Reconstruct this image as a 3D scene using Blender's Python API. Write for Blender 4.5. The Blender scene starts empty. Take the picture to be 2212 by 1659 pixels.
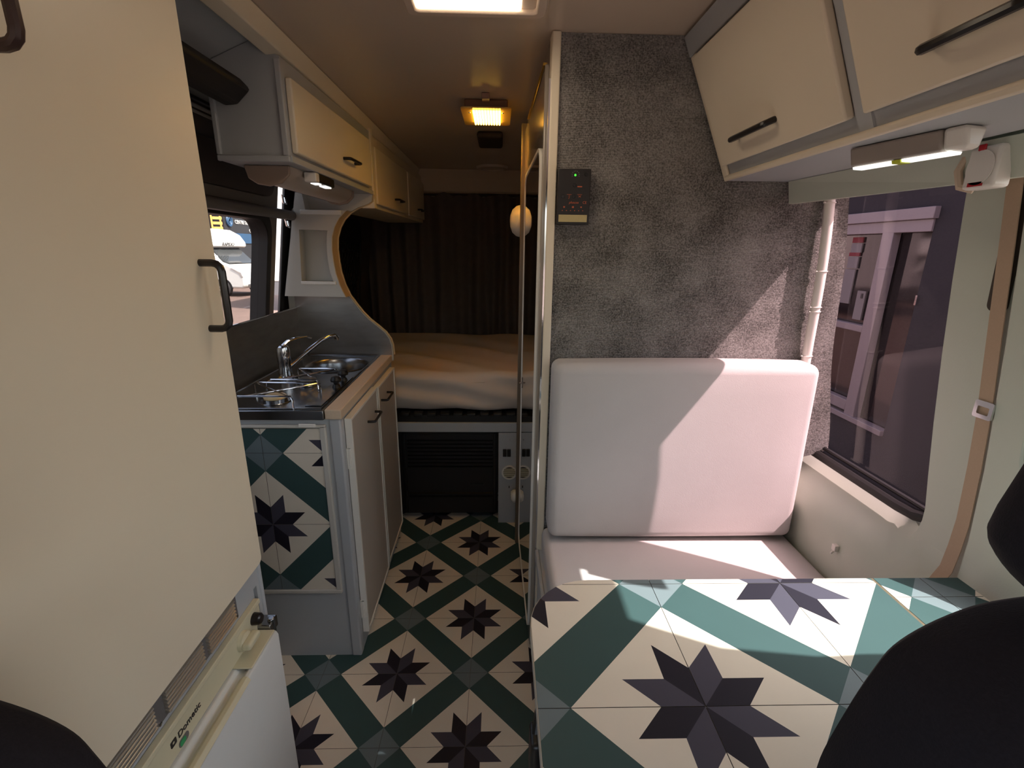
import bpy, bmesh, math, random
from mathutils import Vector, Matrix
random.seed(7)
PI = math.pi
C = bpy.context.scene.collection
S = bpy.context.scene

# ------------------------------------------------------------------ camera, world, sun, exposure
PITCH, YAW, ROLL, FPX = math.radians(15.9288), math.radians(1.65), math.radians(0.7455), 1019.57
cam = bpy.data.cameras.new('camera'); cam_o = bpy.data.objects.new('camera', cam); C.objects.link(cam_o)
fw = Vector((math.sin(YAW)*math.cos(PITCH), math.cos(YAW)*math.cos(PITCH), -math.sin(PITCH)))
rt = Vector((math.cos(YAW), -math.sin(YAW), 0)); up = rt.cross(fw)
r2 = math.cos(ROLL)*rt + math.sin(ROLL)*up; u2 = -math.sin(ROLL)*rt + math.cos(ROLL)*up
cam_o.matrix_world = Matrix(((r2.x, u2.x, -fw.x, 0), (r2.y, u2.y, -fw.y, 0), (r2.z, u2.z, -fw.z, 1.4), (0, 0, 0, 1)))
cam.sensor_width = 36.0; cam.lens = FPX/2212*36; cam.clip_start = 0.02; cam.clip_end = 400
S.camera = cam_o

world = bpy.data.worlds.new('world'); S.world = world; world.use_nodes = True
wn = world.node_tree.nodes; wl = world.node_tree.links
sky = wn.new('ShaderNodeTexSky'); sky.sky_type = 'NISHITA'; sky.sun_disc = False
sky.sun_elevation = math.radians(52); sky.sun_rotation = math.radians(110); sky.dust_density = 3.0; sky.air_density = 1.0
hs = wn.new('ShaderNodeHueSaturation'); hs.inputs['Saturation'].default_value = 0.6
wl.new(sky.outputs[0], hs.inputs['Color']); wl.new(hs.outputs[0], wn['Background'].inputs['Color'])
wn['Background'].inputs['Strength'].default_value = 0.63

sun = bpy.data.lights.new('sun', 'SUN'); sun.energy = 13.0; sun.angle = math.radians(0.53); sun.color = (1.0, 0.97, 0.94)
sun_o = bpy.data.objects.new('sun', sun); C.objects.link(sun_o)
SUN_DIR = Vector((-1.0, 0.45, -1.4)).normalized()
sun_o.rotation_euler = SUN_DIR.to_track_quat('-Z', 'Y').to_euler()

S.view_settings.view_transform = 'Standard'; S.view_settings.look = 'None'
S.view_settings.exposure = 0.0; S.view_settings.gamma = 1.0; S.view_settings.use_curve_mapping = False

# ------------------------------------------------------------------ materials
def srgb(r, g, b):
    f = lambda c: (c/255/12.92) if c/255 <= 0.04045 else ((c/255+0.055)/1.055)**2.4
    return (f(r), f(g), f(b), 1)

def M(name, rgb, rough=0.5, metal=0.0, noise=0.06, scale=30, bump=0.0, bscale=200, coat=0.0, spec=0.5, sheen=0.0, stretch=None):
    m = bpy.data.materials.new(name); m.use_nodes = True
    n, l = m.node_tree.nodes, m.node_tree.links; b = n['Principled BSDF']
    base = srgb(*rgb)
    tc = n.new('ShaderNodeTexCoord'); src = tc.outputs['Object']
    if stretch:
        mp = n.new('ShaderNodeMapping'); mp.inputs['Scale'].default_value = stretch; l.new(src, mp.inputs[0]); src = mp.outputs[0]
    if noise:
        t = n.new('ShaderNodeTexNoise'); t.inputs['Scale'].default_value = scale; t.inputs['Detail'].default_value = 4; l.new(src, t.inputs['Vector'])
        mx = n.new('ShaderNodeMix'); mx.data_type = 'RGBA'
        mx.inputs[6].default_value = tuple(c*(1-noise) for c in base[:3])+(1,); mx.inputs[7].default_value = tuple(min(1, c*(1+noise)) for c in base[:3])+(1,)
        l.new(t.outputs['Fac'], mx.inputs[0]); l.new(mx.outputs[2], b.inputs['Base Color'])
    else:
        b.inputs['Base Color'].default_value = base
    b.inputs['Roughness'].default_value = rough; b.inputs['Metallic'].default_value = metal
    b.inputs['Specular IOR Level'].default_value = spec
    if coat: b.inputs['Coat Weight'].default_value = coat; b.inputs['Coat Roughness'].default_value = 0.08
    if sheen: b.inputs['Sheen Weight'].default_value = sheen
    if bump:
        t2 = n.new('ShaderNodeTexNoise'); t2.inputs['Scale'].default_value = bscale; t2.inputs['Detail'].default_value = 3; l.new(src, t2.inputs['Vector'])
        bp = n.new('ShaderNodeBump'); bp.inputs['Strength'].default_value = bump; bp.inputs['Distance'].default_value = 0.002
        l.new(t2.outputs['Fac'], bp.inputs['Height']); l.new(bp.outputs[0], b.inputs['Normal'])
    return m

def emit(name, rgb, strength):
    m = bpy.data.materials.new(name); m.use_nodes = True; b = m.node_tree.nodes['Principled BSDF']
    b.inputs['Base Color'].default_value = srgb(*rgb); b.inputs['Emission Color'].default_value = srgb(*rgb); b.inputs['Emission Strength'].default_value = strength
    return m

def glass(name, tint, ior=1.45):
    m = bpy.data.materials.new(name); m.use_nodes = True; n, l = m.node_tree.nodes, m.node_tree.links
    n.remove(n['Principled BSDF']); out = n['Material Output']
    tr = n.new('ShaderNodeBsdfTransparent'); tr.inputs[0].default_value = tuple(tint)+(1,)
    gl = n.new('ShaderNodeBsdfGlossy'); gl.inputs['Roughness'].default_value = 0.02
    fr = n.new('ShaderNodeFresnel'); fr.inputs['IOR'].default_value = ior
    ge = n.new('ShaderNodeNewGeometry'); om = n.new('ShaderNodeMath'); om.operation = 'SUBTRACT'; om.inputs[0].default_value = 1.0; l.new(ge.outputs['Backfacing'], om.inputs[1])
    mu = n.new('ShaderNodeMath'); mu.operation = 'MULTIPLY'; l.new(fr.outputs[0], mu.inputs[0]); l.new(om.outputs[0], mu.inputs[1])   # only the outer face of the pane mirrors
    mx = n.new('ShaderNodeMixShader'); l.new(mu.outputs[0], mx.inputs[0]); l.new(tr.outputs[0], mx.inputs[1]); l.new(gl.outputs[0], mx.inputs[2])
    l.new(mx.outputs[0], out.inputs['Surface'])
    return m

def carpet(name, rgb, rgb2):
    m = bpy.data.materials.new(name); m.use_nodes = True; n, l = m.node_tree.nodes, m.node_tree.links; b = n['Principled BSDF']
    tc = n.new('ShaderNodeTexCoord')
    n1 = n.new('ShaderNodeTexNoise'); n1.inputs['Scale'].default_value = 260; n1.inputs['Detail'].default_value = 4; l.new(tc.outputs['Object'], n1.inputs['Vector'])
    n2 = n.new('ShaderNodeTexNoise'); n2.inputs['Scale'].default_value = 9; n2.inputs['Detail'].default_value = 5; l.new(tc.outputs['Object'], n2.inputs['Vector'])
    wv = n.new('ShaderNodeTexWave'); wv.bands_direction = 'Z'; wv.inputs['Scale'].default_value = 80; wv.inputs['Distortion'].default_value = 2.0; wv.inputs['Detail'].default_value = 2; wv.inputs['Detail Scale'].default_value = 6
    l.new(tc.outputs['Object'], wv.inputs['Vector'])
    a = n.new('ShaderNodeMath'); a.operation = 'MULTIPLY_ADD'; a.inputs[1].default_value = 0.6; l.new(n1.outputs['Fac'], a.inputs[0]); 
    a2 = n.new('ShaderNodeMath'); a2.operation = 'MULTIPLY'; a2.inputs[1].default_value = 0.4; l.new(n2.outputs['Fac'], a2.inputs[0]); l.new(a2.outputs[0], a.inputs[2])
    cr = n.new('ShaderNodeValToRGB'); cr.color_ramp.elements[0].position = 0.36; cr.color_ramp.elements[1].position = 0.64
    cr.color_ramp.elements[0].color = srgb(*rgb); cr.color_ramp.elements[1].color = srgb(*rgb2)
    l.new(a.outputs[0], cr.inputs[0]); l.new(cr.outputs[0], b.inputs['Base Color'])
    b.inputs['Roughness'].default_value = 0.95; b.inputs['Specular IOR Level'].default_value = 0.1; b.inputs['Sheen Weight'].default_value = 0.7; b.inputs['Sheen Roughness'].default_value = 0.35
    mm = n.new('ShaderNodeMath'); mm.operation = 'MULTIPLY_ADD'; mm.inputs[1].default_value = 0.5; l.new(n1.outputs['Fac'], mm.inputs[0]); l.new(wv.outputs['Fac'], mm.inputs[2])
    bp = n.new('ShaderNodeBump'); bp.inputs['Strength'].default_value = 0.9; bp.inputs['Distance'].default_value = 0.0022; l.new(mm.outputs[0], bp.inputs['Height']); l.new(bp.outputs[0], b.inputs['Normal'])
    return m

def mirror(name):
    return M(name, (205, 205, 205), rough=0.02, metal=1.0, noise=0)

white   = M('white_paint', (192, 189, 181), 0.45, noise=0.03, scale=8, bump=0.05, bscale=60)
cream   = M('cream_laminate', (226, 214, 192), 0.4, noise=0.02, scale=6)
greyw   = M('grey_white_paint', (172, 175, 178), 0.45, noise=0.03, scale=10, bump=0.05, bscale=80)
ceilm   = M('ceiling_laminate', (196, 178, 160), 0.28, noise=0.02, scale=4)
wallm   = M('moulded_wall', (190, 196, 182), 0.5, noise=0.02, scale=5, bump=0.08, bscale=300)
darktr  = M('dark_trim', (72, 62, 56), 0.6, noise=0.05)
greytr  = M('door_lining', (120, 112, 104), 0.6, noise=0.05)
black   = M('black_plastic', (22, 20, 20), 0.4, noise=0.05)
rubber  = M('black_rubber', (26, 24, 24), 0.55, noise=0.08)
blackh  = M('black_handle', (24, 20, 20), 0.3, noise=0.03)
chrome  = M('chrome', (215, 215, 218), 0.08, 1.0, noise=0)
steel   = M('stainless_steel', (150, 152, 156), 0.22, 1.0, noise=0.08, scale=18)
alu     = M('brushed_metal_sheet', (152, 147, 143), 0.38, 1.0, noise=0.28, scale=9, stretch=(1, 1, 4))
carp    = carpet('grey_carpet', (72, 70, 66), (164, 161, 157))
cushm   = M('cushion_fabric', (189, 185, 183), 0.85, noise=0.04, scale=12, bump=0.15, bscale=500, spec=0.2)
sheetm  = M('bed_sheet', (205, 190, 176), 0.9, noise=0.05, scale=5, bump=0.1, bscale=60, spec=0.1)
curtm   = M('curtain_fabric', (124, 115, 112), 0.9, noise=0.15, scale=25, spec=0.1)
seatm   = M('seat_fabric', (34, 32, 38), 0.9, noise=0.25, scale=400, bump=0.3, bscale=600, spec=0.2)
trimtan = M('edge_trim', (196, 172, 134), 0.4, noise=0.03)
woodtr  = M('pale_beech_edging', (204, 184, 160), 0.5, noise=0.08, scale=20, stretch=(8, 1, 8))
beltm   = M('beige_webbing', (176, 152, 128), 0.8, noise=0.06, scale=300)
white_pl = M('white_plastic', (226, 222, 214), 0.35, noise=0.02)
cream_pl = M('cream_plastic', (206, 200, 172), 0.35, noise=0.03)
redm    = M('red_plastic', (176, 28, 36), 0.4, noise=0.03)
gloss_w = M('glossy_white_panel', (160, 150, 138), 0.12, noise=0.02, coat=0.6)
mirm    = mirror('mirror_glass')
slats   = M('silver_louvre', (176, 170, 160), 0.3, 0.6, noise=0.04)
greypl  = M('grey_vent_plate', (116, 112, 112), 0.45, 0.3, noise=0.04)
goldm   = M('brass_strip', (176, 158, 112), 0.35, 0.7, noise=0.15, scale=40)
cord    = M('net_cord', (20, 18, 18), 0.8, noise=0.05)
inkd    = M('dark_ink', (40, 36, 36), 0.6, noise=0)
inkw    = M('pale_ink', (150, 146, 140), 0.6, noise=0)
inko    = M('orange_ink', (190, 96, 62), 0.6, noise=0)
greenst = M('green_sticker', (40, 150, 90), 0.5, noise=0.05)
# printed tile colours
t_white = M('tile_cream', (216, 206, 190), 0.5, spec=0.3, noise=0.05, scale=14)
t_teal  = M('tile_slate_teal', (54, 77, 77), 0.5, spec=0.3, noise=0.06, scale=14)
t_grey  = M('tile_blue_grey', (104, 116, 120), 0.5, spec=0.3, noise=0.06, scale=14)
t_dark  = M('tile_dark_navy', (30, 28, 38), 0.5, spec=0.25, noise=0.06, scale=14)
t_mid   = M('tile_purple_grey', (66, 64, 76), 0.5, spec=0.25, noise=0.06, scale=14)
grout   = M('grout', (92, 86, 80), 0.9, noise=0.1)
TILES = [t_white, t_teal, t_grey, t_dark, t_mid, grout]
pink_gl = glass('tinted_window_glass', (0.86, 0.725, 0.745), 1.33)
clear_gl = glass('clear_window_glass', (0.97, 0.98, 0.97))
smoke_gl = glass('grey_window_glass', (0.80, 0.79, 0.78))
asphalt = M('asphalt', (108, 86, 76), 0.9, noise=0.25, scale=3, bump=0.3, bscale=40)
gravel  = M('leafy_gravel', (62, 50, 42), 0.95, noise=0.7, scale=25, bump=0.8, bscale=60)
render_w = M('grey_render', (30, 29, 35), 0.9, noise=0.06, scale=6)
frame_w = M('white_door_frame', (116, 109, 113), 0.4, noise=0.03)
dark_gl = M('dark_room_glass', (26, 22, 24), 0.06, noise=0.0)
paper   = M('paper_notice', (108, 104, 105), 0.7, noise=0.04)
van_w   = M('van_white', (226, 222, 214), 0.3, noise=0.02, coat=0.4)
van_g   = M('van_glass', (58, 60, 60), 0.05, noise=0.1, scale=3)
van_p   = M('van_grey_plastic', (96, 92, 92), 0.5, noise=0.05)
tyre    = M('tyre_rubber', (34, 30, 30), 0.8, noise=0.1)
darkbld = M('dark_cladding', (40, 40, 42), 0.6, noise=0.1, scale=2)
bluem   = M('blue_band', (42, 78, 110), 0.5, noise=0.2, scale=2)
leafm   = M('tree_leaves', (74, 70, 44), 0.8, noise=0.4, scale=3)
barkm   = M('tree_bark', (70, 56, 44), 0.9, noise=0.2)
yell    = M('yellow_slats', (240, 186, 96), 0.5, noise=0.05)

# ------------------------------------------------------------------ helpers
WORLD = {}
SHEAR = (0.0, 0.0)          # x += k * (y - y0)

def world_loc(o): return WORLD.get(o.name, Vector((0, 0, 0)))

def thing(name, label, cat, loc, group=None):
    o = bpy.data.objects.new(name, None); C.objects.link(o); o.empty_display_size = 0.05
    o.location = loc; WORLD[o.name] = Vector(loc)
    o['label'] = label; o['category'] = cat
    if group: o['group'] = group
    return o

def tag(o, label, cat, group=None):
    o['label'] = label; o['category'] = cat
    if group: o['group'] = group
    return o

def obj(name, bm, mats, parent=None, bevel=0.0, seg=2, angle=35, smooth=True, shear=False, label=None, kind=None):
    if shear:
        for v in bm.verts: v.co.x += SHEAR[0]*(v.co.y-SHEAR[1])
    bmesh.ops.recalc_face_normals(bm, faces=bm.faces)
    if smooth:
        for f in bm.faces: f.smooth = True
    xs = [v.co for v in bm.verts]
    mn = Vector((min(c.x for c in xs), min(c.y for c in xs), min(c.z for c in xs))); mxv = Vector((max(c.x for c in xs), max(c.y for c in xs), max(c.z for c in xs)))
    c = (mn+mxv)/2; c.z = mn.z
    for v in bm.verts: v.co -= c
    me = bpy.data.meshes.new(name); bm.to_mesh(me); bm.free()
    for m in (mats if isinstance(mats, (list, tuple)) else [mats]): me.materials.append(m)
    if smooth: me.set_sharp_from_angle(angle=math.radians(angle))
    o = bpy.data.objects.new(name, me); C.objects.link(o)
    WORLD[o.name] = c.copy()
    if parent is not None:
        o.parent = parent; o.location = c - world_loc(parent)
    else:
        o.location = c
    if bevel:
        b = o.modifiers.new('bevel', 'BEVEL'); b.width = bevel; b.segments = seg; b.limit_method = 'ANGLE'; b.angle_limit = math.radians(30)
    if label: o['label'] = label
    if kind: o['kind'] = kind
    return o

def B(): return bmesh.new()

def box(bm, x0, x1, y0, y1, z0, z1, mi=0):
    v = [bm.verts.new(p) for p in ((x0,y0,z0),(x1,y0,z0),(x1,y1,z0),(x0,y1,z0),(x0,y0,z1),(x1,y0,z1),(x1,y1,z1),(x0,y1,z1))]
    for f in ((0,3,2,1),(4,5,6,7),(0,1,5,4),(1,2,6,5),(2,3,7,6),(3,0,4,7)):
        bm.faces.new([v[i] for i in f]).material_index = mi
    return v

def boxm(name, d, mat, parent=None, **k):
    bm = B(); box(bm, *d); return obj(name, bm, mat, parent, **k)

def prism(bm, pts, ext, mi=0):
    """closed polygon of 3D points swept along ext"""
    e = Vector(ext); a = [bm.verts.new(p) for p in pts]; b = [bm.verts.new(Vector(p)+e) for p in pts]
    n = len(pts)
    bm.faces.new(a).material_index = mi; bm.faces.new(b[::-1]).material_index = mi
    for i in range(n): bm.faces.new((a[i], b[i], b[(i+1) % n], a[(i+1) % n])).material_index = mi

def slab(bm, loops, t, f):
    """loops: outer + holes of (u,v); f(u,v,w) -> xyz; w in 0..t"""
    tb = B(); allv = []
    for lp in loops:
        vs = [tb.verts.new((p[0], p[1], 0)) for p in lp]; allv.append(vs)
        for i in range(len(vs)): tb.edges.new((vs[i], vs[(i+1) % len(vs)]))
    bmesh.ops.triangle_fill(tb, use_beauty=True, use_dissolve=False, edges=tb.edges[:])
    tb.verts.index_update(); uv = [(v.co.x, v.co.y) for v in tb.verts]; fs = [[v.index for v in fc.verts] for fc in tb.faces]
    lps = [[v.index for v in vs] for vs in allv]; tb.free()
    a = [bm.verts.new(f(u, v, 0)) for u, v in uv]; b = [bm.verts.new(f(u, v, t)) for u, v in uv]
    for fc in fs: bm.faces.new([a[i] for i in fc]); bm.faces.new([b[i] for i in reversed(fc)])
    for lp in lps:
        for i in range(len(lp)):
            p, q = lp[i], lp[(i+1) % len(lp)]; bm.faces.new((a[p], a[q], b[q], b[p]))

def rr(x0, x1, y0, y1, r, n=6):
    o = []
    for cx, cy, a0 in ((x1-r, y1-r, 0), (x0+r, y1-r, 90), (x0+r, y0+r, 180), (x1-r, y0+r, 270)):
        for i in range(n+1):
            a = math.radians(a0+90*i/n); o.append((cx+r*math.cos(a), cy+r*math.sin(a)))
    return o

def circ(cx, cy, r, n=32): return [(cx+r*math.cos(2*PI*i/n), cy+r*math.sin(2*PI*i/n)) for i in range(n)]

def tube(bm, pts, r, n=8, closed=False, mi=0, flat=1.0):
    pts = [Vector(p) for p in pts]; rings = []; N = len(pts); ref = None
    for i, p in enumerate(pts):
        if closed: d = pts[(i+1) % N]-pts[i-1]
        else: d = (pts[min(i+1, N-1)]-pts[max(i-1, 0)])
        d.normalize()
        if ref is None:
            ref = Vector((0, 0, 1)) if abs(d.z) < 0.9 else Vector((1, 0, 0))
        s = d.cross(ref)
        if s.length < 1e-4: s = d.cross(Vector((0, 1, 0)))
        s.normalize(); u = s.cross(d); ref = u
        rad = r[i] if isinstance(r, (list, tuple)) else r
        rings.append([bm.verts.new(p+s*rad*math.cos(2*PI*k/n)+u*rad*flat*math.sin(2*PI*k/n)) for k in range(n)])
    M_ = N if closed else N-1
    for i in range(M_):
        a, b = rings[i], rings[(i+1) % N]
        for k in range(n): bm.faces.new((a[k], a[(k+1) % n], b[(k+1) % n], b[k])).material_index = mi
    if not closed:
        bm.faces.new(rings[0][::-1]).material_index = mi; bm.faces.new(rings[-1]).material_index = mi

def lathe(bm, prof, origin, axis='Z', n=24, mi=0, caps=True):
    """prof: list of (r, h) along the axis"""
    o = Vector(origin); rings = []
    def pt(r, h, a):
        c, s = r*math.cos(a), r*math.sin(a)
        return o + (Vector((c, s, h)) if axis == 'Z' else Vector((h, c, s)) if axis == 'X' else Vector((c, h, s)))
    for r, h in prof:
        rings.append([bm.verts.new(pt(0, h, 0))] if r < 1e-6 else [bm.verts.new(pt(r, h, 2*PI*k/n)) for k in range(n)])
    for a, b in zip(rings, rings[1:]):
        for k in range(n):
            k2 = (k+1) % n
            if len(a) == 1 and len(b) == 1: continue
            if len(a) == 1: f = (a[0], b[k2], b[k])
            elif len(b) == 1: f = (a[k], a[k2], b[0])
            else: f = (a[k], a[k2], b[k2], b[k])
            bm.faces.new(f).material_index = mi
    if caps and len(rings[0]) > 1: bm.faces.new(rings[0][::-1]).material_index = mi
    if caps and len(rings[-1]) > 1: bm.faces.new(rings[-1]).material_index = mi

def loft(bm, rings, close_ring=True, caps=True):
    R = [[bm.verts.new(p) for p in ring] for ring in rings]
    for a, b in zip(R, R[1:]):
        n = len(a)
        for i in range(n if close_ring else n-1):
            bm.faces.new((a[i], a[(i+1) % n], b[(i+1) % n], b[i]))
    if caps: bm.faces.new(R[0][::-1]); bm.faces.new(R[-1])

def cushion(x0, x1, y0, y1, z0, z1, r, puff=0.0, nx=14, ny=6, nz=10):
    """soft rounded block: superellipsoid-like rounding of a subdivided box"""
    bm = B(); bmesh.ops.create_cube(bm, size=2)
    bmesh.ops.subdivide_edges(bm, edges=bm.edges[:], cuts=15, use_grid_fill=True)
    hx, hy, hz = (x1-x0)/2, (y1-y0)/2, (z1-z0)/2; c = Vector(((x0+x1)/2, (y0+y1)/2, (z0+z1)/2))
    def w(t, h):   # concentrate rows in the rounded rim
        a = abs(t); k = min(r, h*0.9)/h
        q = a/0.5*(1-k) if a < 0.5 else (1-k)+(a-0.5)/0.5*k
        return math.copysign(q, t)
    for v in bm.verts:
        p = Vector((w(v.co.x, hx)*hx, w(v.co.y, hy)*hy, w(v.co.z, hz)*hz))
        q = Vector((max(-hx+r, min(hx-r, p.x)), max(-hy+r, min(hy-r, p.y)), max(-hz+r, min(hz-r, p.z))))
        d = p-q
        if d.length > 1e-6: p = q+d.normalized()*r
        if puff:
            ux, uy, uz = p.x/hx, p.y/hy, p.z/hz
            p.y += math.copysign(1, p.y)*puff*(1-ux*ux)*(1-uz*uz)*abs(uy)
            p.z += math.copysign(1, p.z)*puff*(1-ux*ux)*(1-uy*uy)*abs(uz)
        v.co = p+c
    return bm

def handle_pts(a, b, out, r=0.012):
    """D handle: feet at a and b, standing off by the vector out"""
    a, b, o = Vector(a), Vector(b), Vector(out); d = (b-a).normalized(); on = o.normalized()
    pts = [a, a+o-on*r]
    for t in (30, 60, 90): 
        t = math.radians(t); pts.append(a+o-on*r+on*r*math.sin(t)+d*r*(1-math.cos(t)))
    for t in (0, 30, 60):
        t = math.radians(t); pts.append(b+o-on*r+on*r*math.cos(t)-d*r*(1-math.sin(t)))
    return pts + [b+o-on*r, b]

def text(name, s, size, origin, xdir, ydir, mat, parent, depth=0.0006, align='LEFT', shear=0.0):
    cu = bpy.data.curves.new(name, 'FONT'); cu.body = s; cu.size = size; cu.extrude = depth; cu.align_x = align; cu.shear = shear
    to = bpy.data.objects.new(name, cu); C.objects.link(to)
    me = bpy.data.meshes.new_from_object(to.evaluated_get(bpy.context.evaluated_depsgraph_get())); bpy.data.objects.remove(to)
    x, y = Vector(xdir).normalized(), Vector(ydir).normalized(); z = x.cross(y); o = Vector(origin)
    bm = B(); bm.from_mesh(me); bpy.data.meshes.remove(me)
    for v in bm.verts: v.co = o+x*v.co.x+y*v.co.y+z*v.co.z
    return obj(name, bm, mat, parent, smooth=False)

def clip_poly(poly, outline):
    out = poly
    n = len(outline)
    for i in range(n):
        ax, ay = outline[i]; bx, by = outline[(i+1) % n]; ins = lambda p: (bx-ax)*(p[1]-ay)-(by-ay)*(p[0]-ax) >= -1e-9
        inp, out = out, []
        if not inp: return []
        for k in range(len(inp)):
            p, q = inp[k], inp[(k+1) % len(inp)]; ip, iq = ins(p), ins(q)
            if ip: out.append(p)
            if ip != iq:
                d1 = (bx-ax)*(p[1]-ay)-(by-ay)*(p[0]-ax); d2 = (bx-ax)*(q[1]-ay)-(by-ay)*(q[0]-ax); t = d1/(d1-d2)
                out.append((p[0]+(q[0]-p[0])*t, p[1]+(q[1]-p[1])*t))
    r = []
    for p in out:
        if not r or (abs(p[0]-r[-1][0])+abs(p[1]-r[-1][1])) > 1e-6: r.append(p)
    if len(r) > 1 and (abs(r[0][0]-r[-1][0])+abs(r[0][1]-r[-1][1])) < 1e-6: r.pop()
    return r if len(r) >= 3 else []

# one 25 cm tile: a quarter of a star at two opposite corners, grey corners, teal band
A, D, G = 0.25, 0.757, 0.243
k4 = A*math.cos(PI/4); tx, ty = A+k4, k4; mid = D/2
HALF = [(3, [(0,0),(A,0),(tx,ty),(k4,k4)]), (4, [(0,0),(k4,k4),(ty,tx),(0,A)]),
        (0, [(A,0),(D,0),(tx,ty)]), (0, [(k4,k4),(tx,ty),(mid,mid)]), (0, [(tx,ty),(D,0),(mid,mid)]),
        (0, [(0,A),(ty,tx),(0,D)]), (0, [(k4,k4),(mid,mid),(ty,tx)]), (0, [(ty,tx),(mid,mid),(0,D)])]
UNIT = HALF + [(m, [(1-x, 1-y) for x, y in p]) for m, p in HALF] + \
       [(2, [(D,0),(1,0),(1,G)]), (2, [(0,D),(G,1),(0,1)]), (1, [(D,0),(1,G),(G,1),(0,D)])]

def tile_polys(i, j, s, ox, oy):
    """tile between lattice nodes (i,j)..(i+1,j+1); stars at even i+j"""
    for m, p in UNIT:
        if (i+j) % 2: p = [(1-y, x) for x, y in p]
        yield m, [(ox+(i+x)*s, oy+(j+y)*s) for x, y in p]

def tile(name, i, j, s, ox, oy, f, parent, outline=None, thick=0.0025, gap=0.0006):
    x0, y0 = ox+i*s+gap, oy+j*s+gap; x1, y1 = ox+(i+1)*s-gap, oy+(j+1)*s-gap
    sq = [(x0,y0),(x1,y0),(x1,y1),(x0,y1)]
    if outline: sq = clip_poly(sq, outline)
    if not sq: return None
    bm = B(); cache = {}
    def vert(p, w):
        k = (round(p[0], 5), round(p[1], 5), w)
        if k not in cache: cache[k] = bm.verts.new(f(p[0], p[1], w))
        return cache[k]
    for m, p in tile_polys(i, j, s, ox, oy):
        q = clip_poly(p, sq)
        if q:
            try: bm.faces.new([vert(a, thick) for a in q]).material_index = m
            except ValueError: pass
    n = len(sq)
    for a in range(n):
        p, q = sq[a], sq[(a+1) % n]
        vs = [bm.verts.new(f(p[0], p[1], 0)), bm.verts.new(f(q[0], q[1], 0)), bm.verts.new(f(q[0], q[1], thick)), bm.verts.new(f(p[0], p[1], thick))]
        bm.faces.new(vs).material_index = 5
    return obj(name, bm, TILES, parent, smooth=False)

def struct(name, bm, mat, parent=None, **k):
    o = obj(name, bm, mat, parent, **k)
    if parent is None: o['kind'] = 'structure'
    return o

# ------------------------------------------------------------------ THE SHELL
def lx(z): return -0.955+0.16*max(0, z-1.1)         # leaning left side
def rx(z): return 0.955-0.07*max(0, z-0.85)         # leaning right side

bm = B(); box(bm, -1.0, 1.0, -1.35, 3.65, -0.06, -0.0026)
floor = struct('floor', bm, grout, smooth=False)
FS, FOX, FOY = 0.2503, -0.0932, 1.0387
for i in range(-4, 2):
    for j in range(-3, 6):
        cx, cy = FOX+(i+.5)*FS, FOY+(j+.5)*FS
        if cx < -0.95 or cx > 0.4 or cy > 2.45: continue
        tile('tile', i, j, FS, FOX, FOY, lambda x, y, w: (x, y, -0.0025+w), floor)

bm = B(); box(bm, -1.02, 1.02, -1.35, 3.65, 1.9, 1.95)
struct('ceiling', bm, ceilm, smooth=False)
bm = B(); box(bm, -1.02, 1.02, 3.55, 3.62, 0, 1.92)
struct('wall_rear', bm, darktr, smooth=False)

# front (cab) wall with the windscreen
bm = B(); slab(bm, [[(-1.0, -0.05), (1.0, -0.05), (1.0, 1.92), (-1.0, 1.92)], rr(-0.86, 0.86, 0.85, 1.72, 0.1)], 0.05, lambda u, v, w: (u, -1.3-w, v))
struct('wall_front', bm, greytr, smooth=False)
bm = B(); slab(bm, [rr(-0.86, 0.86, 0.85, 1.72, 0.1)], 0.005, lambda u, v, w: (u, -1.32-w, v))
struct('window_3', bm, clear_gl, smooth=False)

# left wall: cab part with its window, the sliding door, the rear part
def lmap(u, v, w): return (lx(v)-w, u, v)
def split_z(bm, zs):
    for z in zs: bmesh.ops.bisect_plane(bm, geom=bm.verts[:]+bm.edges[:]+bm.faces[:], plane_co=(0, 0, z), plane_no=(0, 0, 1))
def lean(bm, f, zs):
    split_z(bm, zs)
    for v in bm.verts: v.co.x = f(v.co.z)+v.co.x
def lslab(loops, t):
    bm = B(); slab(bm, loops, t, lambda u, v, w: (-w, u, v)); lean(bm, lx, (1.1,)); return bm
def rslab(loops, t):
    bm = B(); slab(bm, loops, t, lambda u, v, w: (w, u, v)); lean(bm, rx, (0.85,)); return bm

bm = lslab([[(-1.35, -0.03), (0.90, -0.03), (0.90, 1.92), (-1.35, 1.92)], rr(-0.95, 0.28, 0.95, 1.62, 0.1)], 0.05)
b2 = lslab([[(2.17, -0.03), (3.6, -0.03), (3.6, 1.92), (2.17, 1.92)]], 0.05)
me = bpy.data.meshes.new('tmp'); b2.to_mesh(me); b2.free(); bm.from_mesh(me)
b2 = lslab([[(0.90, 1.79), (2.17, 1.79), (2.17, 1.92), (0.90, 1.92)]], 0.05); b2.to_mesh(me); b2.free(); bm.from_mesh(me)
struct('wall_left', bm, darktr, smooth=False)
bm = lslab([rr(-0.95, 0.28, 0.95, 1.62, 0.1)], 0.005)
for v in bm.verts: v.co.x -= 0.02
struct('window_4', bm, clear_gl, smooth=False)

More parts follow.
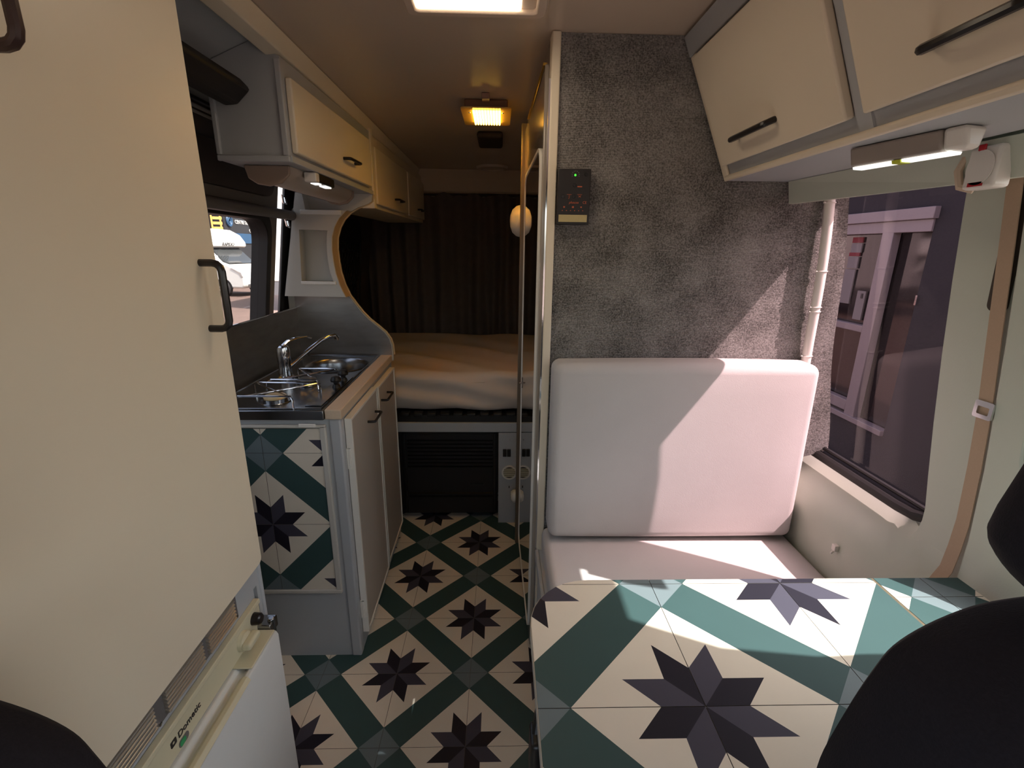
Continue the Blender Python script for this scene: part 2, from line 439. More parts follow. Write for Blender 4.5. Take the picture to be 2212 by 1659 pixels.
# sliding door (slightly ajar towards the rear: bright slot)
bm = lslab([[(0.905, 0.02), (2.018, 0.02), (2.018, 1.785), (0.905, 1.785)], rr(1.0, 1.945, 0.80, 1.505, 0.09)], 0.05)
door = struct('door_1', bm, greytr, smooth=False)
bm = lslab([rr(0.99, 1.958, 0.78, 1.545, 0.11), rr(1.04, 1.925, 0.83, 1.495, 0.08)], 0.065)
for v in bm.verts: v.co.x += 0.012
obj('window_seal', bm, rubber, door, bevel=0.003)
bm = lslab([rr(1.0, 1.945, 0.80, 1.505, 0.09)], 0.005)
for v in bm.verts: v.co.x -= 0.02
obj('window_pane', bm, smoke_gl, door, smooth=False)
bm = B(); slab(bm, [rr(0.92, 1.945, 1.578, 1.70, 0.045)], 0.022, lambda u, v, w: (0.02-w, u, v)); lean(bm, lx, ())
obj('upper_pad', bm, darktr, door, bevel=0.006)
for z, r in ((1.768, 0.0055), (1.754, 0.0045)):
    bm = B(); tube(bm, [(lx(z)+0.012, 0.92, z), (lx(z)+0.012, 2.0, z)], r, 8); obj('chrome_rail', bm, white_pl, door)  # white colour stands in for the window's reflection in the chrome
bm = B(); tube(bm, [(lx(1.52)+0.03, 0.92, 1.522), (lx(1.52)+0.03, 2.10, 1.522)], 0.019, 12)
bl = obj('blind_bar', bm, M('dark_grey_bar', (110, 104, 100), 0.45, noise=0.04)); tag(bl, 'dark grey blind bar across the sliding door above its window', 'bar')
bm = B(); tube(bm, [(lx(1.5)+0.02, 2.045, 1.60), (lx(1.5)+0.02, 2.05, 1.57), (lx(1.5)+0.024, 2.065, 1.565), (lx(1.5)+0.02, 2.07, 1.59)], 0.004, 6)
obj('hook', bm, chrome, bl)
bm = B(); tube(bm, [(lx(1.5)+0.02, 2.05, 1.505), (lx(1.5)+0.024, 2.05, 1.48), (lx(1.5)+0.024, 2.07, 1.475), (lx(1.5)+0.02, 2.075, 1.50)], 0.004, 6)
obj('hook', bm, chrome, bl)
# door pillar with the black seal
bm = lslab([[(2.083, 0), (2.19, 0), (2.19, 1.9), (2.083, 1.9)]], 0.006)
for v in bm.verts: v.co.x -= 0.001
struct('trim_1', bm, rubber, bevel=0.002)

# slanting board under the roof on the left, cornice strip
bm = B(); prism(bm, [(-0.60, 0.885, 1.899), (-0.86, 0.885, 1.79), (-0.875, 0.885, 1.80), (-0.61, 0.885, 1.899)], (0, 1.265, 0))
struct('trim_2', bm, greyw, smooth=False)
bm = B(); prism(bm, [(-0.602, 0.3, 1.899), (-0.602, 0.3, 1.872), (-0.585, 0.3, 1.858), (-0.545, 0.3, 1.862), (-0.525, 0.3, 1.899)], (0, 3.2, 0))
struct('trim_3', bm, cream, bevel=0.003)
bm = B(); prism(bm, [(-0.612, 0.885, 1.893), (-0.612, 0.885, 1.886), (-0.600, 0.885, 1.886), (-0.600, 0.885, 1.893)], (0, 0.48, 0))
struct('trim_4', bm, black, smooth=False)
# dark bar at the roof edge
bm = B(); prism(bm, [(-0.618, 0.892, 1.772), (-0.645, 0.892, 1.800), (-0.700, 0.892, 1.775), (-0.690, 0.892, 1.735), (-0.655, 0.892, 1.738)], (0, 0.453, 0))
tag(obj('overhead_rail', bm, M('dark_brown_rail', (26, 20, 18), 0.6, noise=0.1), bevel=0.008), 'long dark brown rail hanging under the roof left of the kitchen wall cupboard', 'rail')

# right wall
holes_cab = [(0.44, 0.92), (0.605, 0.92), (0.655, 0.985), (0.695, 1.06), (0.745, 1.13), (0.772, 1.20), (0.772, 1.63), (0.762, 1.68), (0.735, 1.73), (0.62, 1.80), (0.48, 1.86), (0.395, 1.85), (0.345, 1.79), (0.337, 1.62), (0.38, 1.42), (0.43, 1.28)]  # unseen cab opening, outline shaped to throw the sun patches on table and seat
bm = rslab([[(-1.35, -0.03), (0.84, -0.03), (0.84, 1.92), (-1.35, 1.92)], holes_cab, rr(-0.95, -0.12, 0.95, 1.62, 0.1)], 0.05)  # second, forward opening is unseen and added for fill light in the cab
tm = bpy.data.meshes.new('tmp2')
def add(b2):
    b2.to_mesh(tm); b2.free(); bm.from_mesh(tm)
add(rslab([[(0.84, 1.61), (3.6, 1.61), (3.6, 1.92), (0.84, 1.92)]], 0.05))
add(rslab([[(1.46, -0.03), (3.6, -0.03), (3.6, 1.61), (1.46, 1.61)]], 0.05))
# pillar with the curved window edge
crv = [(0.965, 1.61), (0.963, 1.50), (0.957, 1.35), (0.948, 1.2), (0.936, 1.05), (0.924, 0.93), (0.916, 0.86), (0.915, 0.825), (0.920, 0.795), (0.932, 0.772), (0.952, 0.755), (0.985, 0.742), (1.03, 0.735)]
pil = [(0.84, 1.61), (0.84, 0.70), (1.03, 0.70)] + crv[::-1]
add(rslab([pil], 0.05))
# lower moulded panel with the sill
b2 = B()
prof = [(0.915, -0.02), (0.893, 0.25), (0.882, 0.50), (0.882, 0.66), (0.888, 0.70), (0.902, 0.728), (0.93, 0.752), (0.985, 0.785), (1.0, 0.80), (1.01, 0.80), (1.01, -0.02)]
prof2 = [(0.915, -0.02), (0.893, 0.25), (0.882, 0.50), (0.884, 0.66), (0.892, 0.70), (0.920, 0.728), (0.95, 0.752), (0.955, 0.785), (0.96, 0.80), (1.01, 0.80), (1.01, -0.02)]
def pr(p, y): return [(x, y, z) for x, z in p]
mixp = lambda t: [(a[0]*(1-t)+b[0]*t, a[1]) for a, b in zip(prof2, prof)]
loft(b2, [pr(prof2, 0.70), pr(prof2, 0.90), pr(mixp(0.15), 0.93), pr(mixp(0.5), 0.955), pr(mixp(0.85), 0.985), pr(prof, 1.02), pr(prof, 1.46)])
add(b2)
wr = struct('wall_right', bm, wallm, angle=40)
bm = B(); box(bm, 0.872, 0.884, 1.036, 1.05, 0.655, 0.672); tube(bm, [(0.875, 1.043, 0.655), (0.866, 1.040, 0.648)], 0.003, 6)
tag(obj('coat_hook', bm, white_pl, bevel=0.002), 'small white plastic clip on the wall panel below the tinted window', 'clip')

# tinted side window
bm = rslab([[(0.88, 0.79), (1.47, 0.79), (1.47, 1.62), (0.88, 1.62)]], 0.004)
for v in bm.verts: v.co.x += 0.035
win = struct('window_1', bm, pink_gl, smooth=False)
bm = B(); tube(bm, [(0.972, 1.46, 0.812), (0.972, 1.0, 0.812), (0.975, 0.955, 0.814), (0.985, 0.925, 0.822)], 0.014, 10); tube(bm, [(0.984, 1.46, 0.833), (0.984, 0.93, 0.835)], 0.006, 8)
obj('window_seal', bm, rubber, win)
bm = rslab([holes_cab], 0.005); b2 = rslab([rr(-0.95, -0.12, 0.95, 1.62, 0.1)], 0.005)
add(b2)
for v in bm.verts: v.co.x += 0.03
struct('window_2', bm, clear_gl, smooth=False)

# ------------------------------------------------------------------ BATHROOM CUBICLE (partition)
SHEAR = (-0.02, 1.31)
bm = B(); box(bm, 0.142, 0.882, 1.31, 1.335, 0, 1.899)
part = struct('wall_partition', bm, carp, smooth=False)
bm = B(); box(bm, 0.122, 0.144, 1.298, 1.34, 0.0, 1.899); obj('edge_post', bm, cream, part, bevel=0.003, shear=True)
bm = B(); box(bm, 0.118, 0.123, 1.302, 1.338, 0.02, 1.80); obj('metal_edging', bm, chrome, part, shear=True)
bm = B(); box(bm, 0.124, 0.16, 1.34, 2.20, 0.0, 1.899)
bs = struct('wall_bathroom', bm, gloss_w, shear=True, smooth=False)
bm = B(); box(bm, 0.112, 0.1235, 1.345, 2.02, 0.06, 1.845)
bd = struct('door_2', bm, gloss_w, shear=True, bevel=0.003)
bm = B(); slab(bm, [rr(1.375, 1.93, 0.10, 1.66, 0.05)], 0.003, lambda u, v, w: (0.1115-w, u, v)); obj('mirror_panel', bm, mirm, bd, shear=True)
bm = B(); slab(bm, [rr(1.368, 1.937, 0.093, 1.667, 0.055), rr(1.377, 1.928, 0.102, 1.658, 0.048)], 0.006, lambda u, v, w: (0.112-w, u, v)); obj('mirror_rim', bm, white_pl, bd, shear=True)
bm = B(); box(bm, 0.098, 0.1235, 2.03, 2.06, 0.0, 1.87); obj('door_jamb', bm, M('jamb_taupe', (112, 98, 82), 0.3, noise=0.03), bd, bevel=0.003, shear=True)
bm = B(); box(bm, 0.108, 0.118, 1.36, 1.875, 1.846, 1.852); obj('lit_gap_strip', bm, M('lit_gap_gold', (210, 170, 80), 0.2, 1.0, noise=0), bd, shear=True)  # gold colour stands in for light caught in the door's top gap
bm = B(); tube(bm, [(0.085, 1.885, 0.867), (0.125, 1.885, 0.867)], 0.003, 8); tube(bm, [(0.098, 1.885, 0.845), (0.098, 1.885, 0.89)], 0.004, 8); tube(bm, [(0.102, 1.88, 0.858), (0.102, 1.895, 0.852)], 0.006, 8)
obj('latch', bm, chrome, bd)

# grey carpet flap beside the window
bm = B(); nU, nV = 6, 24; grid = []
for j in range(nV+1):
    t = j/nV; row = []
    for i in range(nU+1):
        s = i/nU
        a = Vector((0.884+0.006*t, 1.316, 1.575-0.795*t)); b = Vector((0.914+0.076*t+0.003*math.sin(t*8), 1.305-0.010*t+0.003*math.sin(t*11), 1.575-0.745*t))
        p = a.lerp(b, s); p.y += 0.004*math.sin(t*9+s*3)*s; row.append(p)
    grid.append(row)
nrm = Vector((0.05, 0.99, 0)).normalized()*0.006
F = [[bm.verts.new(p) for p in r] for r in grid]; K = [[bm.verts.new(p+nrm) for p in r] for r in grid]
for j in range(nV):
    for i in range(nU):
        bm.faces.new((F[j][i], F[j][i+1], F[j+1][i+1], F[j+1][i])); bm.faces.new((K[j][i], K[j+1][i], K[j+1][i+1], K[j][i+1]))
for j in range(nV):
    for i in (0, nU): bm.faces.new((F[j][i], F[j+1][i], K[j+1][i], K[j][i]))
for i in range(nU):
    for j in (0, nV): bm.faces.new((F[j][i], F[j][i+1], K[j][i+1], K[j][i]))
tag(obj('carpet_flap', bm, carp), 'strip of grey ribbed carpet covering the corner beside the tinted window', 'carpet')
# white cable pipe in the corner with ties
pp = thing('cable_pipe', 'white vertical cable pipe in the corner between the carpeted partition and window', 'pipe', (0.87, 1.297, 0.5))
pts = [(0.856+0.030*t+0.003*math.sin(t*6), 1.294-0.006*math.sin(t*4), 1.575-0.60*t) for t in [k/16 for k in range(17)]]
bm = B(); tube(bm, pts+[(0.893, 1.296, 0.60)], 0.0125, 12); obj('conduit', bm, white_pl, pp)
for t in (0.08, 0.37, 0.53, 0.55, 0.76):
    bm = B(); c = Vector((0.856+0.030*t+0.003*math.sin(t*6), 1.294-0.006*math.sin(t*4), 1.575-0.60*t))
    tube(bm, [c+Vector((0.0135*math.cos(a), 0.0135*math.sin(a), 0)) for a in [2*PI*k/12 for k in range(12)]], 0.0018, 6, closed=True)
    tube(bm, [c+Vector((-0.013, -0.004, 0)), c+Vector((-0.021, -0.008, 0.001))], 0.0015, 5)
    obj('cable_tie', bm, white_pl, pp)

# ------------------------------------------------------------------ RIGHT OVERHEAD CUPBOARD
pc = thing('overhead_cupboard', 'white overhead cupboard with two slanting doors over the dinette window', 'cupboard', (0.7, 0.65, 1.577))
bm = B(); prism(bm, [(0.447, 0.505, 1.897), (0.587, 0.505, 1.577), (0.76, 0.505, 1.577), (0.905, 0.505, 1.66), (0.93, 0.505, 1.70), (0.93, 0.505, 1.897)], (0, 0.798, 0)); obj('body', bm, greyw, pc, smooth=False)
Nn = Vector((-0.916, 0, -0.401))     # outward normal of the slanting front
Vd = Vector((-0.401, 0, 0.916))      # up along the slanting front
O0 = Vector((0.587, 0, 1.577))
def fr(y, v, w): p = O0+Vd*v+Nn*w; return (p.x, y, p.z)
def door_r(y0, y1, v0, v1): bm = B(); slab(bm, [[(y0, v0), (y1, v0), (y1, v1), (y0, v1)]], 0.018, lambda u, v, w: fr(u, v, w+0.0005)); return obj('door', bm, cream, pc, bevel=0.004)
d1 = door_r(0.832, 1.274, 0.038, 0.296); d2 = door_r(0.512, 0.795, 0.038, 0.305)
for d, ya, yb, v in ((d1, 1.158, 1.012, 0.088), (d2, 0.662, 0.532, 0.088)):
    bm = B(); tube(bm, handle_pts(fr(yb, v, 0.018), fr(ya, v, 0.018), Nn*0.024), 0.0062, 8); obj('handle', bm, blackh, d)
bm = B(); slab(bm, [[(0.505, 0), (1.30, 0), (1.30, 0.014), (0.505, 0.014)]], 0.010, lambda u, v, w: fr(u, v, w)); obj('bottom_lip', bm, cream, pc, bevel=0.004)
bm = B(); slab(bm, [[(0.797, 0.014), (0.829, 0.014), (0.829, 0.33), (0.797, 0.33)]], 0.004, lambda u, v, w: fr(u, v, w)); obj('divider', bm, greyw, pc, smooth=False)
bm = B(); slab(bm, [[(1.277, 0.0), (1.303, 0.0), (1.303, 0.302), (1.277, 0.302)]], 0.008, lambda u, v, w: fr(u, v, w)); obj('end_strip', bm, cream, pc, bevel=0.003)
bm = B(); slab(bm, [[(0.505, 0.302), (1.303, 0.302), (1.303, 0.349), (0.505, 0.349)]], 0.010, lambda u, v, w: fr(u, v, w)); obj('top_rail', bm, greyw, pc, bevel=0.002)
# sloping board between the cupboard and the window top
bm = B(); loft(bm, [[(0.742, 1.292, 1.576), (0.752, 1.292, 1.522), (0.764, 1.292, 1.522), (0.76, 1.292, 1.576)],
                    [(0.775, 0.84, 1.576), (0.795, 0.84, 1.518), (0.807, 0.84, 1.518), (0.80, 0.84, 1.576)],
                    [(0.797, 0.505, 1.576), (0.827, 0.505, 1.516), (0.839, 0.505, 1.516), (0.825, 0.505, 1.576)]])
struct('trim_5', bm, wallm, smooth=False)
bm = B(); loft(bm, [[(0.755, 1.29, 1.578), (0.755, 1.29, 1.53), (0.955, 1.29, 1.60), (0.955, 1.29, 1.61)], [(0.79, 0.70, 1.578), (0.83, 0.70, 1.525), (0.955, 0.70, 1.60), (0.955, 0.70, 1.61)]])
struct('trim_6', bm, wallm, smooth=False)

# LED light bars (one over the dinette, one over the kitchen)
ledw = emit('led_strip', (255, 255, 250), 1.0)
ledk = emit('led_strip_kitchen', (255, 255, 250), 1.0)
lb = thing('light_bar', 'white LED light bar under the right overhead cupboard', 'lamp', (0.65, 0.79, 1.57))
dv = Vector((0.040, -0.165, 0)); p0 = Vector((0.628, 0.892, 1.561)); side = Vector((dv.y, -dv.x, 0)).normalized()*-1
def bar(bm, p, d, wd, h, z): 
    q = [p+side*wd/2+Vector((0,0,h/2)), p+side*wd*0.3+Vector((0,0,-h/2)), p-side*wd*0.3+Vector((0,0,-h/2)), p-side*wd/2+Vector((0,0,h/2))]
    prism(bm, q, d)
bm = B(); bar(bm, p0, dv*0.86, 0.042, 0.030, 0); obj('housing', bm, M('light_bar_grey', (150, 140, 132), 0.5, noise=0.02), lb, bevel=0.004)
bm = B(); bar(bm, p0+dv*0.865, dv*0.19, 0.044, 0.031, 0); obj('end_cap', bm, white_pl, lb, bevel=0.006)
for a, b in ((0.03, 0.42), (0.52, 0.93)):
    bm = B(); q = p0+dv*a+Vector((0, 0, -0.0155)); prism(bm, [q+side*0.012, q-side*0.012, q-side*0.010+Vector((0,0,-0.004)), q+side*0.010+Vector((0,0,-0.004))], dv*(b-a)); obj('led_strip', bm, ledw, lb)
bm = B(); q = p0+dv*0.43+Vector((0, 0, -0.0155)); prism(bm, [q+side*0.012, q-side*0.012, q-side*0.010+Vector((0,0,-0.005)), q+side*0.010+Vector((0,0,-0.005))], dv*0.08); obj('switch', bm, M('lime_switch', (190, 200, 60), 0.4, noise=0), lb)

# mains socket
so = thing('power_socket', 'white power socket with red markings above the belt pillar', 'socket', (0.89, 0.93, 1.51))
bm = B(); box(bm, 0.868, 0.905, 0.893, 0.962, 1.512, 1.585); obj('housing', bm, white_pl, so, bevel=0.006)
bm = B(); lathe(bm, [(0.030, -0.0015), (0.030, 0.0), (0.026, 0.0), (0.024, 0.010), (0.0, 0.010)], (0.8665, 0.927, 1.548), 'X', 28); obj('recess', bm, white_pl, so)
for dy in (-0.009, 0.009):
    bm = B(); lathe(bm, [(0.0026, 0.0), (0.0026, 0.004)], (0.868, 0.927+dy, 1.555), 'X', 10); obj('pin_hole', bm, black, so)
bm = B(); box(bm, 0.865, 0.8685, 0.914, 0.945, 1.5165, 1.5235); obj('red_mark', bm, redm, so)
bm = B(); box(bm, 0.864, 0.8685, 0.924, 0.940, 1.577, 1.588); obj('red_cap', bm, redm, so, bevel=0.002)
bm = B(); tube(bm, [(0.895, 0.965, 1.59), (0.885, 0.985, 1.575), (0.880, 0.992, 1.55), (0.885, 0.985, 1.522), (0.90, 0.965, 1.515)], 0.008, 8); obj('surround', bm, woodtr, so)
so.location = so.location + Vector((-0.100, -0.122, -0.008)); so.scale = (0.8, 0.76, 0.88); WORLD[so.name] = so.location.copy()

# seat belt on the pillar
sb = thing('seat_belt', 'beige seat belt strap running down the white pillar', 'seat belt', (0.93, 0.85, 0.77))
def ribbon(pts, wy, t):
    bm = B(); R = []
    for x, y, z in pts: R.append([(x, y-wy/2, z), (x-t, y-wy/2, z), (x-t, y+wy/2, z), (x, y+wy/2, z)])
    loft(bm, R); return bm
bpts = [(rx(z)-0.012, y, z) for z, y in ((1.54, 0.864), (1.40, 0.851), (1.25, 0.838), (1.12, 0.826), (1.0, 0.820), (0.88, 0.818))]+[(0.940, 0.818, 0.82), (0.936, 0.818, 0.77), (0.915, 0.82, 0.72)]
obj('strap', ribbon(bpts, 0.027, 0.002), beltm, sb, angle=50)
bm = B(); zc = 1.118; yc = 0.8245; xx = rx(zc)-0.0145
slab(bm, [rr(yc-0.018, yc+0.018, zc-0.017, zc+0.017, 0.004), rr(yc-0.011, yc+0.011, zc-0.009, zc+0.006, 0.002)], 0.004, lambda u, v, w: (xx-w, u, v)); obj('buckle', bm, chrome, sb, bevel=0.001)
# belt slot in the pillar: flat plate, recess shade put into its brown
bm = rslab([rr(0.838, 0.874, 1.30, 1.53, 0.012)], 0.004)
for v in bm.verts: v.co.x -= 0.004
obj('belt_slot', bm, M('slot_shade_brown', (60, 52, 42), 0.7, noise=0.05), sb, smooth=False)
# second pillar panel in front of the belt
bm = rslab([[(0.68, 0.72), (0.800, 0.72), (0.803, 1.0), (0.818, 1.25), (0.838, 1.50), (0.762, 1.50), (0.752, 1.20), (0.745, 1.05), (0.68, 0.90)]], 0.05)
for v in bm.verts: v.co.x -= 0.014
struct('trim_7', bm, wallm, bevel=0.004)

# solar charge controller on the carpet
cc = thing('charge_controller', 'black solar charge controller box on the carpeted partition', 'controller', (0.187, 1.295, 1.463))
X0, X1, Z0, Z1, YF = 0.146, 0.230, 1.463, 1.597, 1.283
bm = B(); box(bm, X0, X1, YF, 1.310, Z0, Z1); obj('housing', bm, M('controller_black', (32, 28, 27), 0.45, noise=0.05), cc, bevel=0.002)
def on(u, v): return (X0+u*(X1-X0), YF-0.0004, Z1-v*(Z1-Z0))
bm = B(); a = on(0.06, 0.82); b = on(0.93, 0.95); box(bm, a[0], b[0], YF-0.002, YF+0.001, b[2], a[2]); obj('terminal_strip', bm, goldm, cc)
bm = B(); lathe(bm, [(0.0, -0.002), (0.0024, -0.0012), (0.0028, 0.0)], on(0.52, 0.115), 'Y', 12); obj('status_light', bm, emit('green_led', (70, 220, 60), 1.5), cc)
bm = B()
for k in range(9):
    an = math.radians(-20+k*27.5); c = Vector(on(0.53, 0.11)); d = Vector((math.cos(an), 0, math.sin(an)))
    tube(bm, [c+d*0.0075, c+d*0.0105], 0.0004, 4)
obj('light_rays', bm, inkw, cc)
for u, v in ((0.85, 0.10), (0.51, 0.29), (0.50, 0.49), (0.17, 0.49)):
    bm = B(); lathe(bm, [(0.0, -0.001), (0.004, -0.0008), (0.0046, 0.0)], on(u, v), 'Y', 14); obj('button', bm, blackh, cc)
bm = B(); a = on(0.60, 0.305); b = on(0.74, 0.325); box(bm, a[0], b[0], YF-0.0006, YF, b[2], a[2]); obj('orange_line', bm, inko, cc)
bm = B()
for u0, u1 in ((0.29, 0.43), (0.61, 0.75)):
    a = on(u0, 0.452); b = on(u1, 0.458); box(bm, a[0], b[0], YF-0.0006, YF, b[2], a[2])
c = Vector(on(0.36, 0.49)); tube(bm, [c+Vector((0.002, 0, 0.003)), c+Vector((-0.002, 0, 0)), c+Vector((0.001, 0, 0)), c+Vector((-0.001, 0, -0.006))], 0.0007, 4)
c = Vector(on(0.68, 0.49)); tube(bm, [c+Vector((-0.003, 0, 0.002)), c+Vector((0.003, 0, -0.002))], 0.0005, 4); tube(bm, [c+Vector((0.003, 0, 0.002)), c+Vector((-0.003, 0, -0.002))], 0.0005, 4)
obj('symbols', bm, inko, cc)
text('maker_mark', 'phocos', 0.0085, on(0.36, 0.618), (1, 0, 0), (0, 0, 1), inko, cc, shear=0.2)
text('ce_mark', 'CE', 0.0085, on(0.78, 0.618), (1, 0, 0), (0, 0, 1), inko, cc)
bm = B()
for k in range(6):
    a = on(0.17+0.125*k, 0.745); box(bm, a[0]-0.0012, a[0]+0.0012, YF-0.0006, YF, a[2]-0.0008, a[2]+0.0012)
for u, w_, h_ in ((0.22, 0.004, 0.004), (0.49, 0.005, 0.004), (0.74, 0.004, 0.003)):
    a = on(u, 0.68); box(bm, a[0]-w_/2, a[0]+w_/2, YF-0.0006, YF, a[2]-h_/2, a[2]+h_/2)
obj('terminal_symbols', bm, inko, cc)

# ------------------------------------------------------------------ BENCH
be = thing('bench_seat', 'white boxed bench base under the pale seat cushions', 'bench', (0.5, 1.0, 0))
bm = B(); box(bm, 0.128, 0.875, 0.80, 1.297, 0.0, 0.483); obj('base', bm, greyw, be, bevel=0.004)
bm = B(); box(bm, 0.118, 0.130, 0.79, 1.297, 0.45, 0.484); obj('side_lip', bm, greyw, be, bevel=0.003)
bm = B(); box(bm, 0.119, 0.129, 0.86, 1.20, 0.06, 0.42); obj('side_panel', bm, greyw, be, bevel=0.003)
bm = cushion(0.135, 0.878, 0.72, 1.294, 0.489, 0.573, 0.022, 0.004)
tag(obj('seat_cushion', bm, cushm), 'pale grey seat cushion lying flat on the bench behind the table', 'cushion')
bm = cushion(0.145, 0.868, 1.195, 1.294, 0.588, 1.110, 0.026, 0.006)
for v in bm.verts: v.co.y += 0.01*(v.co.z-0.58)
tag(obj('back_cushion', bm, cushm), 'pale grey upright back cushion leaning against the carpeted partition', 'cushion')

# ------------------------------------------------------------------ TABLE
ta = thing('dinette_table', 'dinette table topped with star patterned tiles', 'table', (0.48, 0.56, 0))
TZ = 0.79
outl = [(0.055, 0.36), (0.905, 0.36), (0.905, 0.767)]
for k in range(9):
    a = math.radians(90+90*k/8); outl.append((0.055+0.115+0.115*math.cos(a), 0.767-0.115+0.115*math.sin(a)))
bm = B(); prism(bm, [(x, y, TZ-0.024) for x, y in outl], (0, 0, 0.0215)); obj('tabletop', bm, white, ta)
ins = [(x+(0.0015 if x < 0.5 else -0.0015), y+(0.0015 if y < 0.4 else -0.0015)) for x, y in outl]
sx, sy = 0.291, 0.503
L_ = clip_poly(ins, [(0.0, 0.0), (0.728, 0.0), (0.728, 1.0), (0.0, 1.0)])
R_ = clip_poly(ins, [(0.734, 0.0), (1.0, 0.0), (1.0, 1.0), (0.734, 1.0)])
for ol, ox, oy in ((L_, sx, sy), (R_, sx+0.035, sy-0.04)):
    for i in range(-2, 4):
        for j in range(-2, 3):
            tile('tile', i, j, 0.2503, ox, oy, lambda x, y, w: (x, y, TZ-0.0025+w), ta, outline=ol)
bm = B(); box(bm, 0.7285, 0.7335, 0.362, 0.766, TZ-0.004, TZ-0.0005); obj('leaf_joint', bm, M('worn_wood_edge', (84, 72, 54), 0.8, noise=0.4, scale=60), ta)
bm = B(); lathe(bm, [(0.15, 0.0), (0.15, 0.01), (0.04, 0.02), (0.03, 0.03), (0.03, TZ-0.03), (0.07, TZ-0.03), (0.07, TZ-0.0245)], (0.5, 0.55, 0.0005), 'Z', 20); obj('pedestal', bm, chrome, ta)
bk = thing('belt_buckle', 'black seat belt buckle with red button hanging beside the table edge', 'buckle', (0.045, 0.60, 0.49))
bm = cushion(0.055, 0.073, 0.575, 0.625, 0.53, 0.62, 0.008); obj('housing', bm, black, bk)
bm = B(); box(bm, 0.057, 0.071, 0.583, 0.617, 0.522, 0.534); obj('red_button', bm, redm, bk, bevel=0.002)
bm = B(); tube(bm, [(0.064, 0.60, 0.615), (0.070, 0.62, 0.64), (0.084, 0.66, 0.64), (0.104, 0.74, 0.57), (0.112, 0.785, 0.47), (0.113, 0.80, 0.42)], 0.0065, 8); obj('stalk', bm, black, bk)

# ------------------------------------------------------------------ CAB SEATS
def cab_seat(cx, zt, label, w=0.56):
    s = thing('cab_seat', label, 'seat', (cx, 0.2, 0.0), 'black cab seats seen from behind')
    dz = zt-1.155
    hw = w/2
    outline = []
    key = [(0.45, 0.92), (0.70, 0.97), (0.90, 0.985), (0.964, 0.955), (1.0, 0.94), (1.047, 0.89), (1.08, 0.845), (1.104, 0.80), (1.125, 0.71), (1.143, 0.58), (1.151, 0.45), (1.155, 0.3), (1.156, 0.12)]
    for a, b, c_, d in zip([key[0]]+key[:-2], key[:-1], key[1:], key[2:]+[(1.156, -0.12)]):
        for t in (0, 0.25, 0.5, 0.75):    # Catmull-Rom through the key points
            f = lambda i: 0.5*((2*b[i])+(-a[i]+c_[i])*t+(2*a[i]-5*b[i]+4*c_[i]-d[i])*t*t+(-a[i]+3*b[i]-3*c_[i]+d[i])*t**3)
            outline.append((hw*f(1), f(0)+dz))
    full = [(-x, z) for x, z in outline]+[(x, z) for x, z in outline[::-1]]
    bm = B()
    cz = 0.85+dz
    rings = []
    for y, k in ((0.172, 0.90), (0.18, 0.96), (0.20, 0.99), (0.235, 1.0), (0.27, 0.99), (0.295, 0.965), (0.305, 0.92)):
        rings.append([(cx+x*k, y-0.10*(1.1-z)*0.3, cz+(z-cz)*(1-(1-k)*0.6)) for x, z in full])
    loft(bm, rings); obj('backrest', bm, seatm, s, angle=60)
    bm = B(); tube(bm, [(cx+x*0.70, 0.305-0.03*(1.1-z)+0.0, z-0.03) for x, z in full[2:-2]], 0.003, 6); obj('seam_piping', bm, seatm, s)
    bm = cushion(cx-0.180, cx+0.180, 0.205, 0.315, zt+0.0, zt+0.23, 0.05, 0.0)
    for v in bm.verts:
        t = (v.co.z-zt)/0.23; v.co.x = cx+(v.co.x-cx)*(0.88+0.12*min(1, t*5)-0.42*max(0, t-0.25))
    obj('headrest', bm, seatm, s)
    for dx in (-0.07, 0.07):
        bm = B(); tube(bm, [(cx+dx, 0.255, zt-0.04), (cx+dx, 0.258, zt+0.05)], 0.006, 8); obj('headrest_post', bm, chrome, s)
    bm = cushion(cx-hw*0.9, cx+hw*0.9, -0.30, 0.23, 0.36, 0.50, 0.05, 0.0); obj('seat', bm, seatm, s)
    bm = B(); box(bm, cx-0.2, cx+0.2, -0.25, 0.22, 0.0, 0.37); obj('pedestal', bm, black, s, bevel=0.01)
    return s
cab_seat(0.53, 1.155, 'black cab seat with headrest in the lower right corner beside the table')
cab_seat(-0.568, 1.078, 'black cab seat in the lower left corner beside the fridge', 0.60)

# ------------------------------------------------------------------ TALL CABINET + FRIDGE (left)
tc_ = thing('tall_cabinet', 'tall white cabinet on the left with black bar handles', 'cabinet', (-0.72, 0.6, 0.0))
bm = B(); box(bm, -0.86, -0.518, 0.332, 0.888, 0.70, 1.897); box(bm, -0.94, -0.518, 0.868, 0.888, 0.0, 0.70); box(bm, -0.94, -0.92, 0.332, 0.868, 0.0, 0.70); box(bm, -0.94, -0.518, 0.332, 0.342, 0.0, 0.70)
obj('body', bm, greyw, tc_, smooth=False)
bm = B(); tube(bm, [(-0.520, 0.884, 0.0), (-0.520, 0.884, 1.897)], 0.007, 8); obj('corner_bead', bm, greyw, tc_)
bm = B(); slab(bm, [rr(0.332, 0.868, 0.762, 1.885, 0.012)], 0.018, lambda u, v, w: (-0.516+w, u, v))
for v in bm.verts:
    if v.co.z < 0.9: v.co.z += 0.01*(v.co.y-0.862)
cd = obj('door', bm, cream, tc_, bevel=0.009, seg=3)
bm = B(); tube(bm, handle_pts((-0.498, 0.822, 1.262), (-0.498, 0.822, 1.372), (0.034, 0, 0), 0.014), 0.0062, 10); obj('handle', bm, blackh, cd)
